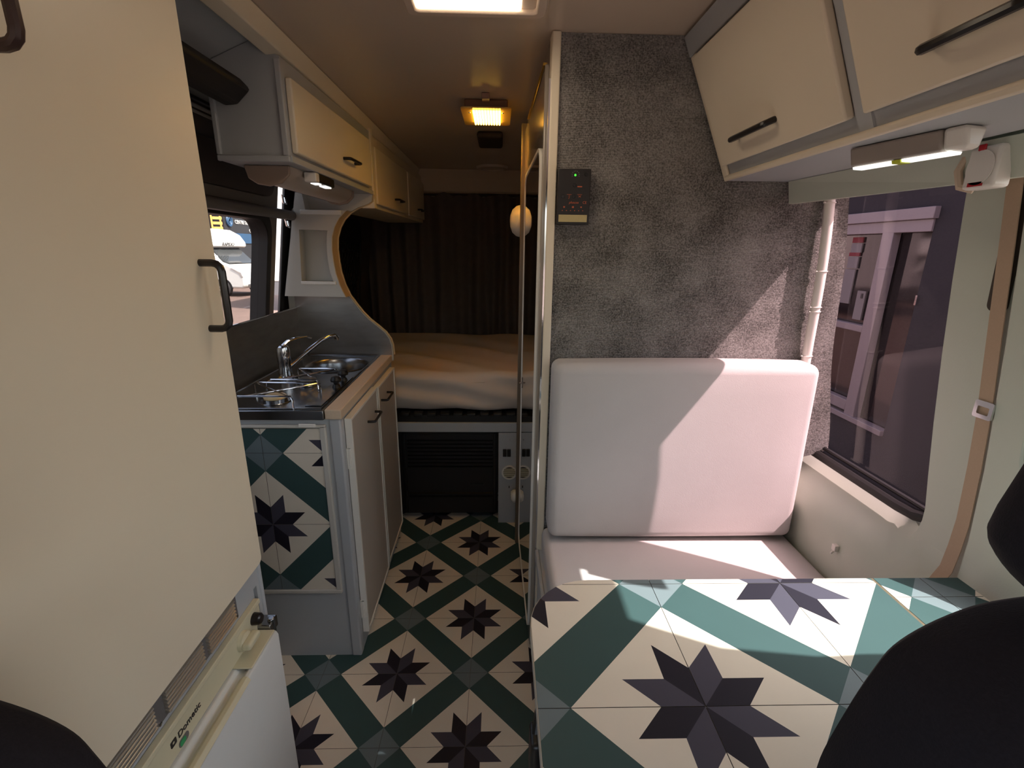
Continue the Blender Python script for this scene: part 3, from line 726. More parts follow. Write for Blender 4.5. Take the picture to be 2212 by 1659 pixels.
bm = B(); tube(bm, handle_pts((-0.498, 0.545, 1.585), (-0.498, 0.545, 1.74), (0.030, 0, 0), 0.014), 0.0065, 10); obj('handle', bm, M('brown_handle', (60, 40, 36), 0.35, noise=0.05), cd, label='dark brown handle at the left edge')
# vent strip
bm = B(); box(bm, -0.519, -0.512, 0.336, 0.785, 0.697, 0.748); vp = obj('vent_plate', bm, greypl, tc_, bevel=0.001)
for y0 in (0.345, 0.455, 0.575, 0.685):
    w_ = 0.085 if y0 > 0.6 else 0.095
    bm = B()
    for k in range(6):
        z = 0.704+k*0.0075; prism(bm, [(-0.512, y0, z), (-0.505, y0, z+0.001), (-0.5055, y0, z+0.003), (-0.512, y0, z+0.006)], (0, w_, 0))
    obj('louvre', bm, slats, vp, smooth=False)
for y in (0.56, 0.585, 0.778):
    bm = B(); lathe(bm, [(0.004, 0.0), (0.0035, 0.002), (0.0, 0.0025)], (-0.512, y, 0.7005), 'X', 10); obj('screw', bm, chrome, vp)

fg = thing('fridge', 'white absorption fridge with cream control strip under the tall cabinet', 'fridge', (-0.70, 0.58, 0.0))
bm = B(); box(bm, -0.915, -0.522, 0.322, 0.862, 0.03, 0.695); obj('cabinet_box', bm, greyw, fg, smooth=False)
bm = B(); prism(bm, [(-0.522, 0.346, 0.677), (-0.509, 0.346, 0.677), (-0.508, 0.346, 0.668), (-0.512, 0.346, 0.664), (-0.512, 0.346, 0.612), (-0.522, 0.346, 0.612)], (0, 0.511, 0)); cp = obj('control_strip', bm, cream_pl, fg, bevel=0.0015)
bm = B(); prism(bm, [(-0.518, 0.322, 0.05), (-0.476, 0.322, 0.05), (-0.470, 0.322, 0.06), (-0.470, 0.322, 0.600), (-0.474, 0.322, 0.609), (-0.482, 0.322, 0.611), (-0.490, 0.322, 0.603), (-0.500, 0.322, 0.603), (-0.507, 0.322, 0.610), (-0.518, 0.322, 0.610)], (0, 0.518, 0))
fd = obj('door', bm, M('fridge_white', (212, 216, 216), 0.3, noise=0.02), fg, bevel=0.002)
bm = B(); prism(bm, [(-0.471, 0.322, 0.603), (-0.4685, 0.322, 0.606), (-0.4745, 0.322, 0.6135), (-0.4825, 0.322, 0.6135), (-0.4905, 0.322, 0.606), (-0.4925, 0.322, 0.602)], (0, 0.40, 0)); obj('grip', bm, cream_pl, fd, bevel=0.001)
bm = B(); box(bm, -0.5165, -0.4755, 0.74, 0.837, 0.6105, 0.614); obj('cap', bm, cream_pl, fd, bevel=0.002)
bm = B(); lathe(bm, [(0.013, 0.0), (0.012, 0.014), (0.009, 0.017), (0.0, 0.017)], (-0.512, 0.830, 0.648), 'X', 18); obj('igniter_knob', bm, blackh, fg)
bm = B(); lathe(bm, [(0.020, 0.0), (0.019, 0.008), (0.016, 0.010), (0.0, 0.010)], (-0.512, 0.782, 0.638), 'X', 20); kn = obj('control_knob', bm, cream_pl, fg)
bm = cushion(-0.505, -0.486, 0.762, 0.806, 0.630, 0.646, 0.006); obj('lever', bm, cream_pl, kn)
bm = B(); box(bm, -0.515, -0.485, 0.838, 0.872, 0.595, 0.622); tube(bm, [(-0.49, 0.855, 0.585), (-0.49, 0.855, 0.628)], 0.008, 10); obj('hinge', bm, steel, fg, bevel=0.004)
text('maker_name', 'Dometic', 0.0165, (-0.5115, 0.586, 0.6365), (0, 1, 0), (0, 0, 1), inkd, fg)
bm = B(); slab(bm, [rr(0.569, 0.582, 0.6365, 0.648, 0.002), rr(0.573, 0.578, 0.640, 0.6445, 0.001)], 0.0008, lambda u, v, w: (-0.512+w, u, v)); obj('maker_emblem', bm, inkd, fg)
bm = B(); slab(bm, [rr(0.584, 0.608, 0.616, 0.630, 0.006)], 0.0006, lambda u, v, w: (-0.512+w, u, v)); st = obj('sticker', bm, paper, fg)
bm = B(); slab(bm, [rr(0.586, 0.600, 0.618, 0.628, 0.004)], 0.0006, lambda u, v, w: (-0.5113+w, u, v)); obj('green_print', bm, greenst, st)

# ------------------------------------------------------------------ KITCHEN UNIT
SHEAR = (-0.02, 1.37)
kc = thing('kitchen_cabinet', 'white kitchen base cabinet with star tiled end panel and two doors', 'cabinet', (-0.69, 1.76, 0))
bm = B(); box(bm, -0.90, -0.485, 1.37, 2.15, 0.0, 0.77); box(bm, -0.90, -0.485, 1.37, 1.39, 0.77, 0.894); box(bm, -0.505, -0.485, 1.39, 2.13, 0.77, 0.894); box(bm, -0.90, -0.485, 2.13, 2.15, 0.77, 0.894); obj('body', bm, greyw, kc, shear=True, smooth=False)
bm = B(); box(bm, -0.518, -0.482, 1.364, 1.40, 0.0, 0.895); obj('corner_post', bm, greyw, kc, shear=True, bevel=0.006)
# tile panel with its mouldings
bm = B(); box(bm, -0.90, -0.540, 1.3635, 1.371, 0.283, 0.868); tp = obj('tile_panel', bm, grout, kc, smooth=False)
olp = [(-0.898, 0.286), (-0.545, 0.286), (-0.545, 0.866), (-0.898, 0.866)]
for i in range(-1, 2):
    for j in range(-2, 3):
        tile('tile', i, j, 0.2503, -0.727, 0.535, lambda x, y, w: (x, 1.3635-w, y), tp, outline=olp)
for d in ((-0.90, -0.528, 1.357, 1.371, 0.270, 0.285), (-0.546, -0.528, 1.357, 1.371, 0.285, 0.876), (-0.90, -0.528, 1.357, 1.371, 0.868, 0.878)):
    boxm('moulding', d, white, kc, bevel=0.003)
bm = B(); box(bm, -0.605, -0.555, 1.352, 1.360, 0.874, 0.882)
tube(bm, [(-0.605, 1.354, 0.882), (-0.555, 1.354, 0.882)], 0.003, 6); obj('hinge', bm, white_pl, kc, bevel=0.001)
kdm = M('kitchen_door_shaded', (180, 170, 160), 0.45, noise=0.03, scale=8)  # darker than the rim: weaker light on the face is put into its colour
def kdoor(y0, y1, z0, z1, hy0, hy1, hz):
    bm = B(); box(bm, -0.4845, -0.464, y0, y1, z0, z1); d = obj('door', bm, kdm, kc, shear=True, bevel=0.002)
    bm = B(); slab(bm, [[(y0-0.003, z0-0.003), (y1+0.003, z0-0.003), (y1+0.003, z1+0.003), (y0-0.003, z1+0.003)], [(y0+0.006, z0+0.006), (y1-0.006, z0+0.006), (y1-0.006, z1-0.006), (y0+0.006, z1-0.006)]], 0.022, lambda u, v, w: (-0.482+w, u, v)); obj('lit_door_rim', bm, white_pl, d, shear=True, bevel=0.001)  # paler rim stands in for front light on the door edges
    bm = B(); tube(bm, handle_pts((-0.464, hy0, hz), (-0.464, hy1, hz), (0.026, 0, 0), 0.008), 0.005, 8); obj('handle', bm, blackh, d, shear=True)
    return d
k1 = kdoor(1.402, 1.755, 0.075, 0.882, 1.60, 1.71, 0.80); k2 = kdoor(1.775, 2.09, 0.09, 0.876, 1.82, 1.93, 0.81)
for z in (0.17, 0.75):
    bm = B(); box(bm, -0.488, -0.470, 1.395, 1.404, z-0.035, z+0.035); tube(bm, [(-0.474, 1.398, z-0.035), (-0.474, 1.398, z+0.035)], 0.004, 6); obj('hinge', bm, white_pl, k1, shear=True)

bm = B(); box(bm, -0.528, -0.478, 1.362, 2.15, 0.895, 0.926)
tag(obj('worktop_edge', bm, woodtr, shear=True, bevel=0.003), 'pale wooden worktop edging beside the steel sink', 'worktop')

# steel hob and sink unit
hb = thing('hob_sink', 'stainless steel combined gas hob and round sink on the kitchen cabinet', 'sink', (-0.71, 1.75, 0.895))
bc = (-0.672, 1.93); br = 0.125
out = [(-0.898, 1.356), (-0.529, 1.356), (-0.5435, 2.13), (-0.898, 2.13)]
bm = B(); slab(bm, [out, circ(*bc, br, 40)], 0.030, lambda u, v, w: (u, v, 0.895+w)); top = obj('plate', bm, steel, hb, bevel=0.002)
bm = B(); tube(bm, [(-0.885, 1.37, 0.925), (-0.885, 2.118, 0.925), (-0.553, 2.118, 0.925), (-0.540, 1.37, 0.925)], 0.0045, 8, closed=True, flat=0.9); obj('raised_rim', bm, steel, hb)
bm = B(); lathe(bm, [(br+0.006, 0.926), (br+0.003, 0.928), (br, 0.925), (br-0.006, 0.905), (br-0.014, 0.83), (br-0.05, 0.805), (0.02, 0.80), (0.018, 0.797), (0.0, 0.797)], (bc[0], bc[1], 0), 'Z', 44, caps=False)
obj('basin', bm, steel, hb)
for f_ in (0,):
    bm = B(); prism(bm, [(-0.60, 1.40, 0.9255), (-0.548, 1.40, 0.9255), (-0.552, 1.74, 0.9255), (-0.585, 1.78, 0.9255), (-0.60, 1.74, 0.9255)], (0, 0, 0.003)); obj('control_area', bm, steel, hb, bevel=0.001)
def burner(x, y, r, capm):
    bm = B(); lathe(bm, [(r*1.35, 0.9255), (r*1.3, 0.928), (r*1.0, 0.927), (r*0.98, 0.936), (r*0.6, 0.938), (0, 0.938)], (x, y, 0), 'Z', 28); b_ = obj('burner', bm, steel, hb)
    bm = B(); lathe(bm, [(r*0.92, 0.9365), (r*0.95, 0.941), (r*0.85, 0.945), (0, 0.946)], (x, y, 0), 'Z', 28); obj('burner_cap', bm, capm, b_)
burner(-0.712, 1.452, 0.036, M('enamel_cap', (220, 196, 150), 0.4, noise=0.15, scale=60)); burner(-0.69, 1.655, 0.034, M('grey_cap', (120, 116, 112), 0.4, 0.4, noise=0.1))
def trivet(pts4, zt):
    bm = B(); P = [Vector((x, y, 0.926)) for x, y in pts4]; c = sum(P, Vector())/4
    for a, b in ((0, 2), (1, 3)):
        pa, pb = P[a], P[b]; d = (pb-pa).normalized()
        tube(bm, [pa, pa+Vector((0, 0, zt*0.8))+d*0.002, pa+Vector((0, 0, zt))+d*0.012, pb+Vector((0, 0, zt))-d*0.012, pb+Vector((0, 0, zt*0.8))-d*0.002, pb], 0.0028, 8)
    for a, b in ((0, 1), (2, 3)):
        pa, pb = P[a].lerp(c, 0.12), P[b].lerp(c, 0.12); tube(bm, [pa+Vector((0, 0, zt+0.003)), pb+Vector((0, 0, zt+0.003))], 0.0026, 8)
    return obj('pan_support', bm, chrome, hb)
trivet([(-0.80, 1.37), (-0.62, 1.37), (-0.60, 1.54), (-0.82, 1.545)], 0.034)
trivet([(-0.79, 1.56), (-0.615, 1.56), (-0.60, 1.735), (-0.755, 1.74)], 0.034)
for x, y in ((-0.572, 1.69), (-0.568, 1.60)):
    bm = B(); lathe(bm, [(0.015, 0.928), (0.012, 0.936), (0.008, 0.940), (0.009, 0.946), (0.018, 0.950), (0.019, 0.956), (0.014, 0.966), (0.0, 0.970)], (x, y, 0), 'Z', 20); obj('knob', bm, black, hb)

tp_ = thing('kitchen_tap', 'chrome single lever mixer tap behind the gas hob', 'tap', (-0.80, 1.735, 0.925))
bm = B(); lathe(bm, [(0.030, 0.9255), (0.030, 0.930), (0.024, 0.935), (0.022, 0.965), (0.0225, 0.985), (0.024, 0.99), (0.024, 1.03), (0.021, 1.043), (0.012, 1.049), (0.0, 1.05)], (-0.80, 1.735, 0), 'Z', 28); obj('tap_body', bm, chrome, tp_)
bm = B(); tube(bm, [(-0.788, 1.745, 0.965), (-0.77, 1.79, 0.985), (-0.74, 1.845, 1.015), (-0.715, 1.885, 1.038), (-0.695, 1.915, 1.049), (-0.678, 1.938, 1.050), (-0.672, 1.946, 1.040), (-0.671, 1.947, 1.030)], [0.010, 0.0085, 0.0085, 0.0085, 0.009, 0.010, 0.011, 0.010], 12); obj('spout', bm, chrome, tp_)
bm = B(); tube(bm, [(-0.80, 1.735, 1.045), (-0.785, 1.748, 1.062), (-0.762, 1.77, 1.070), (-0.735, 1.80, 1.070), (-0.722, 1.812, 1.062)], [0.012, 0.009, 0.006, 0.0045, 0.004], 10, flat=0.7); obj('lever', bm, chrome, tp_)

# metal splashbacks
bm = B(); box(bm, -0.904, -0.8995, 1.352, 2.135, 0.922, 1.138); sp = obj('splashback', bm, alu); tag(sp, 'long dull metal splashback below the sliding door window', 'splashback')
bm = B(); tube(bm, [(-0.9015, 1.352, 1.139), (-0.9015, 2.135, 1.139)], 0.0035, 8); obj('top_bead', bm, chrome, sp)
SC = [(-0.487, 0.926), (-0.489, 0.97), (-0.497, 1.0), (-0.517, 1.03), (-0.548, 1.058), (-0.583, 1.087), (-0.615, 1.122), (-0.640, 1.157), (-0.664, 1.192), (-0.685, 1.242), (-0.697, 1.29), (-0.703, 1.34), (-0.705, 1.39), (-0.700, 1.44), (-0.685, 1.482), (-0.664, 1.515), (-0.635, 1.542), (-0.599, 1.562), (-0.556, 1.577), (-0.540, 1.588), (-0.536, 1.615)]
low = [p for p in SC if p[1] <= 1.20]
bm = B(); slab(bm, [[(-0.905, 0.926)]+[(x-0.004, z) for x, z in low]+[(-0.905, 1.192)]], 0.003, lambda u, v, w: (u, 2.137-w, v))
tag(obj('splashback', bm, alu), 'curved metal splashback behind the sink below the niche shelf', 'splashback')
# end partition with S-shaped edge
ep = thing('niche_partition', 'white S curved partition with two recessed niches beyond the sink', 'partition', (-0.75, 2.15, 0.9))
bm = B(); slab(bm, [[(-0.935, 0.90), (-0.487, 0.90)]+SC+[(-0.80, 1.615), (lx(1.55)+0.006, 1.55), (lx(1.19)+0.006, 1.19), (-0.935, 1.1)]], 0.012, lambda u, v, w: (u, 2.15-w, v)); obj('back_board', bm, white, ep, smooth=False)
upc = [p for p in SC if 1.19 <= p[1] <= 1.55]
front = [(-0.925, 1.194)]+upc+[(-0.63, 1.546), (-0.665, 1.546), (-0.80, 1.546), (-0.808, 1.612), (-0.835, 1.612)]
bm = B(); slab(bm, [front, [(-0.846, 1.258), (-0.712, 1.258), (-0.722, 1.30), (-0.727, 1.35), (-0.727, 1.40), (-0.722, 1.45), (-0.716, 1.466), (-0.834, 1.468)]], 0.052, lambda u, v, w: (u, 2.137-w, v)); obj('niche_front', bm, white, ep, angle=30)
bm = B(); box(bm, -0.848, -0.70, 2.080, 2.10, 1.244, 1.258); obj('niche_ledge', bm, white_pl, ep, bevel=0.002)
bm = B(); box(bm, -0.822, -0.655, 2.080, 2.10, 1.528, 1.546); obj('niche_ledge', bm, white_pl, ep, bevel=0.002)
bm = B(); loft(bm, [[(x-0.002, 2.083, z), (x+0.0015, 2.083, z), (x+0.0015, 2.15, z), (x-0.002, 2.15, z)] for x, z in SC if 1.19 <= z <= 1.56]); obj('edge_band', bm, trimtan, ep, angle=50)
bm = B(); tube(bm, [(x+0.002, 2.152, z) for x, z in SC], 0.0048, 8); obj('edge_bead', bm, trimtan, ep, angle=60)

# ------------------------------------------------------------------ LEFT OVERHEAD CUPBOARDS
SHEAR = (0.018, 1.37)
u1 = thing('wall_cupboard', 'white wall cupboard with one lift up door above the kitchen sink', 'cupboard', (-0.64, 1.76, 1.615))
bm = B(); prism(bm, [(-0.735, 1.37, 1.615), (-0.552, 1.37, 1.615), (-0.552, 1.37, 1.857), (-0.602, 1.37, 1.872), (-0.612, 1.37, 1.892), (-0.735, 1.37, 1.840)], (0, 0.78, 0)); obj('body', bm, greyw, u1, shear=True, smooth=False)
for d in ((-0.737, -0.55, 1.362, 1.372, 1.613, 1.628), (-0.566, -0.55, 1.362, 1.372, 1.628, 1.85), (-0.737, -0.724, 1.362, 1.372, 1.628, 1.80)):
    boxm('end_moulding', d, greyw, u1, bevel=0.003)
bm = B(); box(bm, -0.554, -0.546, 1.37, 2.15, 1.613, 1.63); obj('bottom_rail', bm, greyw, u1, shear=True, bevel=0.002)
bm = B(); box(bm, -0.5515, -0.535, 1.385, 2.095, 1.637, 1.815); ud = obj('door', bm, cream, u1, shear=True, bevel=0.004)
bm = B(); tube(bm, handle_pts((-0.535, 1.755, 1.688), (-0.535, 1.875, 1.690), (0.024, 0, 0), 0.008), 0.0052, 8); obj('handle', bm, blackh, ud, shear=True)
bm = B(); box(bm, -0.60, -0.545, 2.15, 2.185, 1.56, 1.87); obj('end_post', bm, cream, u1, shear=True, bevel=0.003)
u2_ = thing('wall_cupboard', 'dim wall cupboard with two doors above the rear bed', 'cupboard', (-0.66, 2.8, 1.565))
bm = B(); box(bm, -0.80, -0.562, 2.19, 3.42, 1.565, 1.86); obj('body', bm, cream, u2_, shear=True, smooth=False)
for y0, y1, hy in ((2.215, 2.87, 2.60), (2.89, 3.40, 3.22)):
    bm = B(); box(bm, -0.561, -0.546, y0, y1, 1.582, 1.812); d = obj('door', bm, cream, u2_, shear=True, bevel=0.004)
    bm = B(); tube(bm, handle_pts((-0.546, hy-0.06, 1.632), (-0.546, hy+0.06, 1.632), (0.024, 0, 0), 0.008), 0.005, 8); obj('handle', bm, blackh, d, shear=True)
# tray and lamp under the kitchen cupboard
tr = thing('under_shelf_tray', 'white curved tray hanging beneath the kitchen wall cupboard', 'tray', (-0.63, 1.72, 1.56))
bm = B(); R1 = []
for y in (1.43, 2.03):
    o_ = [(-0.585, y, 1.613), (-0.592, y, 1.592), (-0.612, y, 1.575), (-0.64, y, 1.568), (-0.668, y, 1.572), (-0.69, y, 1.585)]; i_ = [(x, y, z+0.004) for x, y, z in o_[::-1]]; R1.append(o_+i_)
loft(bm, R1); obj('tray', bm, M('tray_white', (190, 178, 166), 0.4, noise=0.03), tr, angle=60)
bm = B(); tube(bm, [(-0.69, 1.43, 1.585), (-0.69, 2.03, 1.583)], 0.007, 8); obj('front_rim', bm, darktr, tr)
for y in (1.428, 2.022):
    bm = B(); prism(bm, [(-0.580, y, 1.614), (-0.582, y, 1.590), (-0.606, y, 1.568), (-0.64, y, 1.560), (-0.672, y, 1.565), (-0.696, y, 1.580), (-0.705, y, 1.614)], (0, 0.010, 0)); obj('end_cap', bm, M('tray_end', (150, 132, 118), 0.4, noise=0.03), tr, bevel=0.003)
l2 = thing('light_bar', 'small LED light bar below the kitchen wall cupboard', 'lamp', (-0.56, 1.60, 1.585))
bm = B(); box(bm, -0.580, -0.548, 1.56, 1.70, 1.588, 1.613); obj('housing', bm, black, l2, bevel=0.003)
bm = B(); box(bm, -0.582, -0.546, 1.53, 1.56, 1.586, 1.613); obj('end_cap', bm, white_pl, l2, bevel=0.004)
for a, b in ((1.563, 1.60), (1.635, 1.69)):
    bm = B(); box(bm, -0.576, -0.556, a, b, 1.584, 1.5885); obj('led_strip', bm, ledw, l2)

# ------------------------------------------------------------------ CEILING FITTINGS
cl = thing('ceiling_light', 'bright white ceiling light panel at the top edge near the camera', 'lamp', (-0.06, 1.05, 1.87))
bm = B(); slab(bm, [rr(-0.198, 0.095, 0.865, 1.188, 0.02), rr(-0.176, 0.073, 0.89, 1.166, 0.008)], 0.024, lambda u, v, w: (u, v, 1.899-w)); obj('frame', bm, M('lamp_frame', (206, 186, 168), 0.4, noise=0.02), cl, bevel=0.004)
warm = emit('warm_diffuser', (255, 236, 208), 5.8)
bm = B()
for k in range(26):
    x = -0.176+k*0.218/26; prism(bm, [(x, 0.89, 1.898), (x, 0.89, 1.882), (x+0.0042, 0.89, 1.8795), (x+0.0084, 0.89, 1.882), (x+0.0084, 0.89, 1.898)], (0, 0.275, 0))
obj('diffuser', bm, warm, cl, smooth=False)
bm = B(); box(bm, 0.043, 0.073, 0.89, 1.165, 1.884, 1.898); obj('end_section', bm, M('lamp_end', (220, 200, 180), 0.3, noise=0.02), cl)
yl = thing('ceiling_light', 'small yellow ribbed ceiling lamp further back with a clear plate', 'lamp', (-0.05, 2.02, 1.86))
bm = B(); slab(bm, [rr(-0.138, 0.038, 1.89, 2.13, 0.012)], 0.004, lambda u, v, w: (u, v, 1.872-w)); obj('cover_plate', bm, M('amber_plate', (216, 176, 96), 0.3, noise=0.03), yl, bevel=0.001)
bm = B(); box(bm, -0.125, 0.026, 1.905, 2.10, 1.874, 1.899); obj('base', bm, M('brown_base', (120, 84, 60), 0.5, noise=0.03), yl, bevel=0.003)
yem = emit('yellow_bulb', (255, 200, 80), 15.0)
for k in range(10):
    x = -0.098+k*0.0101; bm = B(); prism(bm, [(x, 1.92, 1.869), (x+0.001, 1.92, 1.860), (x+0.0042, 1.92, 1.858), (x+0.0074, 1.92, 1.860), (x+0.0084, 1.92, 1.869)], (0, 0.165, 0)); obj('lens_rib', bm, yem, yl, smooth=False)
bm = B(); box(bm, -0.062, -0.036, 1.83, 1.862, 1.880, 1.899); obj('switch', bm, M('switch_mauve', (150, 116, 100), 0.4, noise=0), yl, bevel=0.002)
for x in (-0.110, 0.009):
    bm = B(); lathe(bm, [(0.004, 1.868), (0.003, 1.866), (0, 1.8655)], (x, 1.95, 0), 'Z', 10); obj('screw', bm, chrome, yl)
yl.location.y -= 0.06; WORLD[yl.name] = yl.location.copy()
bm = cushion(-0.103, 0.012, 2.30, 2.54, 1.872, 1.899, 0.012)
tag(obj('ceiling_speaker', bm, M('dark_cover', (44, 32, 24), 0.7, noise=0.1)), 'dark rounded rectangular cover on the ceiling behind the yellow lamp', 'speaker')
bm = B(); lathe(bm, [(0.10, 1.899), (0.095, 1.885), (0.07, 1.882), (0.068, 1.890), (0.0, 1.892)], (-0.05, 3.24, 0), 'Z', 32); tag(obj('ceiling_vent', bm, ceilm), 'round beige ring vent on the ceiling above the bed', 'vent')
bm = B(); prism(bm, [(-0.86, 3.36, 1.899), (-0.86, 3.40, 1.85), (-0.86, 3.45, 1.775), (-0.86, 3.47, 1.765), (-0.86, 3.55, 1.765), (-0.86, 3.55, 1.899)], (1.72, 0, 0)); struct('trim_8', bm, M('rear_header', (190, 172, 152), 0.9, noise=0.03, spec=0.1), smooth=False)

# ------------------------------------------------------------------ REAR: bed, curtains, heater
bd_ = thing('bed', 'rear bed with a creased white fitted sheet on a white frame', 'bed', (0, 2.85, 0.5))
bm = cushion(-0.90, 0.90, 2.245, 3.40, 0.612, 0.812, 0.05)
bmesh.ops.subdivide_edges(bm, edges=bm.edges[:], cuts=2, use_grid_fill=True)
for v in bm.verts:
    x, y, z = v.co
    k = 0.006*math.sin(x*9+y*17+1.5*math.sin(x*5))+0.010*math.sin((x*0.6+y)*26+2*math.sin(x*3))*max(0, 1-abs(y-2.55)/0.6)
    if z > 0.77: v.co.z += k
    if y < 2.30: v.co.y += 0.008*math.sin(z*60+x*7+2*math.sin(x*4)); v.co.z += 0.004*math.sin(x*22)
obj('mattress', bm, sheetm, bd_, angle=80)
bm = B(); box(bm, -0.93, 0.93, 2.225, 3.40, 0.565, 0.600); obj('slat_base', bm, black, bd_)
for k in range(11):
    x = -0.49+k*0.066
    boxm('slat_holder', (x, x+0.045, 2.22, 2.27, 0.594, 0.611), black, bd_, bevel=0.003)
bm = B(); box(bm, -0.93, 0.122, 2.212, 2.24, 0.516, 0.565); obj('front_board', bm, greyw, bd_, bevel=0.002)
bm = B(); box(bm, -0.93, 0.93, 2.30, 3.40, 0.52, 0.560); obj('base_board', bm, darktr, bd_)
for x0 in (-0.93, 0.16):
    boxm('support', (x0, x0+0.30, 2.60, 3.44, 0.0, 0.50), darktr, bd_)

ht = thing('heater_grille', 'black louvred heater box built in under the bed', 'heater', (-0.25, 2.27, 0.0))
bm = B(); box(bm, -0.515, -0.003, 2.262, 2.36, 0.03, 0.512); obj('box', bm, M('heater_black', (24, 18, 17), 0.5, noise=0.06), ht, bevel=0.003)
for z in [0.455-0.021*k for k in range(8)]+[0.155, 0.135]:
    bm = B(); prism(bm, [(-0.47, 2.262, z), (-0.47, 2.251, z-0.004), (-0.47, 2.251, z-0.008), (-0.47, 2.262, z-0.012)], (0.44, 0, 0)); obj('louvre', bm, black, ht, smooth=False)
bm = B(); box(bm, -0.495, -0.478, 2.250, 2.264, 0.04, 0.505); box(bm, -0.028, -0.012, 2.250, 2.264, 0.04, 0.505); box(bm, -0.495, -0.012, 2.250, 2.264, 0.488, 0.505); obj('surround', bm, black, ht, bevel=0.003)
bm = B(); box(bm, -0.15, -0.08, 2.255, 2.264, 0.195, 0.207); obj('badge', bm, blackh, ht)

sw = thing('switch_panel', 'grey white panel with rocker switches and round vent below the bed', 'panel', (0.06, 2.23, 0.0))
bm = B(); box(bm, -0.001, 0.118, 2.213, 2.235, 0.0, 0.512); obj('board', bm, greyw, sw, bevel=0.002)
for x in (0.022, 0.043):
    boxm('rocker_switch', (x, x+0.0185, 2.204, 2.214, 0.385, 0.425), black, sw, bevel=0.002)
bm = B(); slab(bm, [circ(0.0555, 0.295, 0.040, 32), circ(0.0555, 0.295, 0.031, 32)], 0.006, lambda u, v, w: (u, 2.213-w, v)); rv = obj('round_vent', bm, white_pl, sw, bevel=0.001)
bm = B(); lathe(bm, [(0.031, 0.0), (0.0, 0.0005)], (0.0555, 2.2125, 0.295), 'Y', 24); obj('vent_hole', bm, black, rv)
for k in range(5):
    z = 0.275+k*0.010; h = math.sqrt(max(0, 0.031**2-(z-0.295)**2))
    boxm('vent_slat', (0.0555-h, 0.0555+h, 2.207, 2.212, z-0.0028, z+0.0028), cream_pl, rv)
bm = B(); lathe(bm, [(0.003, 0.0), (0.0, -0.002)], (0.0555, 2.213, 0.475), 'Y', 10); obj('screw', bm, chrome, sw)
bm = B(); box(bm, 0.053, 0.058, 2.2115, 2.2135, 0.205, 0.218); obj('keyhole', bm, black, sw)

def dome(name, c, r, h, mat, label, cat):
    bm = B(); lathe(bm, [(r*0.95, 0.0), (r, -h*0.25), (r*0.92, -h*0.55), (r*0.7, -h*0.85), (r*0.35, -h), (0, -h*1.03)], c, 'X', 28); return tag(obj(name, bm, mat), label, cat)
dome('wall_lamp', (0.104, 2.17, 1.518), 0.067, 0.058, white_pl, 'white domed fitting on the bathroom side wall above the bed', 'lamp')
kb = thing('door_knob', 'small white knob low on the bathroom wall beside the switch panel', 'knob', (0.09, 2.10, 0.21))
bm = B(); lathe(bm, [(0.030, 0.0), (0.033, -0.015), (0.031, -0.034), (0.022, -0.044), (0.0, -0.047)], (0.106, 2.10, 0.222), 'X', 20); obj('knob', bm, white_pl, kb)
bm = B(); box(bm, 0.085, 0.100, 2.085, 2.115, 0.255, 0.266); obj('red_cap', bm, M('dark_red', (110, 50, 40), 0.4, noise=0), kb, bevel=0.003)

# rear curtains: two panels on a rail
def curtain(x0, x1, label, ph):
    bm = B(); NX, NZ = int((x1-x0)*150), 14; g = []
    for i in range(NX+1):
        x = x0+(x1-x0)*i/NX; col_ = []
        for j in range(NZ+1):
            t = j/NZ; top_ = 1.752+0.010*math.sin(x*30+ph)+0.006*math.sin(x*61)
            z = top_+(0.70-top_)*t
            y = 3.47+(0.018+0.012*t)*math.sin(x*52+ph+1.2*math.sin(x*9))+0.008*math.sin(x*23+t*2)
            col_.append(bm.verts.new((x+0.004*math.sin(t*5+x*30), y, z)))
        g.append(col_)
    for i in range(NX):
        for j in range(NZ): bm.faces.new((g[i][j], g[i+1][j], g[i+1][j+1], g[i][j+1]))
    bmesh.ops.solidify(bm, geom=bm.faces[:], thickness=0.002)
    return tag(obj('curtain', bm, curtm, angle=80), label, 'curtain', 'dark curtains across the rear doors')
curtain(-0.93, -0.30, 'dark brown curtain on the left, half behind the wall cupboard', 0.3)
curtain(-0.31, 0.93, 'wide dark brown curtain on the right behind the bed', 1.1)
bm = B(); tube(bm, [(-0.94, 3.522, 1.742), (0.94, 3.522, 1.742)], 0.006, 8); tag(obj('curtain_rail', bm, white_pl), 'thin white curtain rail above the dark curtains', 'rail')
# elastic storage net on the left side by the bed
nt = thing('storage_net', 'black elastic storage net on the left wall beside the bed', 'net', (-0.85, 2.55, 0.85))
def nx(z): return lx(z)+0.05
bm = B(); ya, yb, za, zb = 2.24, 3.05, 0.86, 1.43
for k in range(-16, 30):
    for s_ in (1, -1):
        pts = []
        for t in range(13):
            z = za+(zb-za)*t/12; y = ya+k*0.05+s_*(z-za)*0.55
            if ya <= y <= yb: pts.append((nx(z), y, z))
        if len(pts) > 1: tube(bm, pts, 0.0022, 4)
o = obj('mesh', bm, cord, nt); 
bm = B(); tube(bm, [(nx(1.43), ya, 1.43), (nx(1.42), (ya+yb)/2, 1.415), (nx(1.43), yb, 1.44), (nx(0.86), yb, 0.86), (nx(0.86), ya, 0.86)], 0.005, 6, closed=True); obj('hem_cord', bm, cord, nt)
bm = lslab([rr(2.25, 3.2, 1.0, 1.56, 0.1)], 0.006)
for v in bm.verts: v.co.x += 0.008
struct('window_5', bm, M('blackout_window', (20, 18, 20), 0.35, noise=0.05), bevel=0.002)

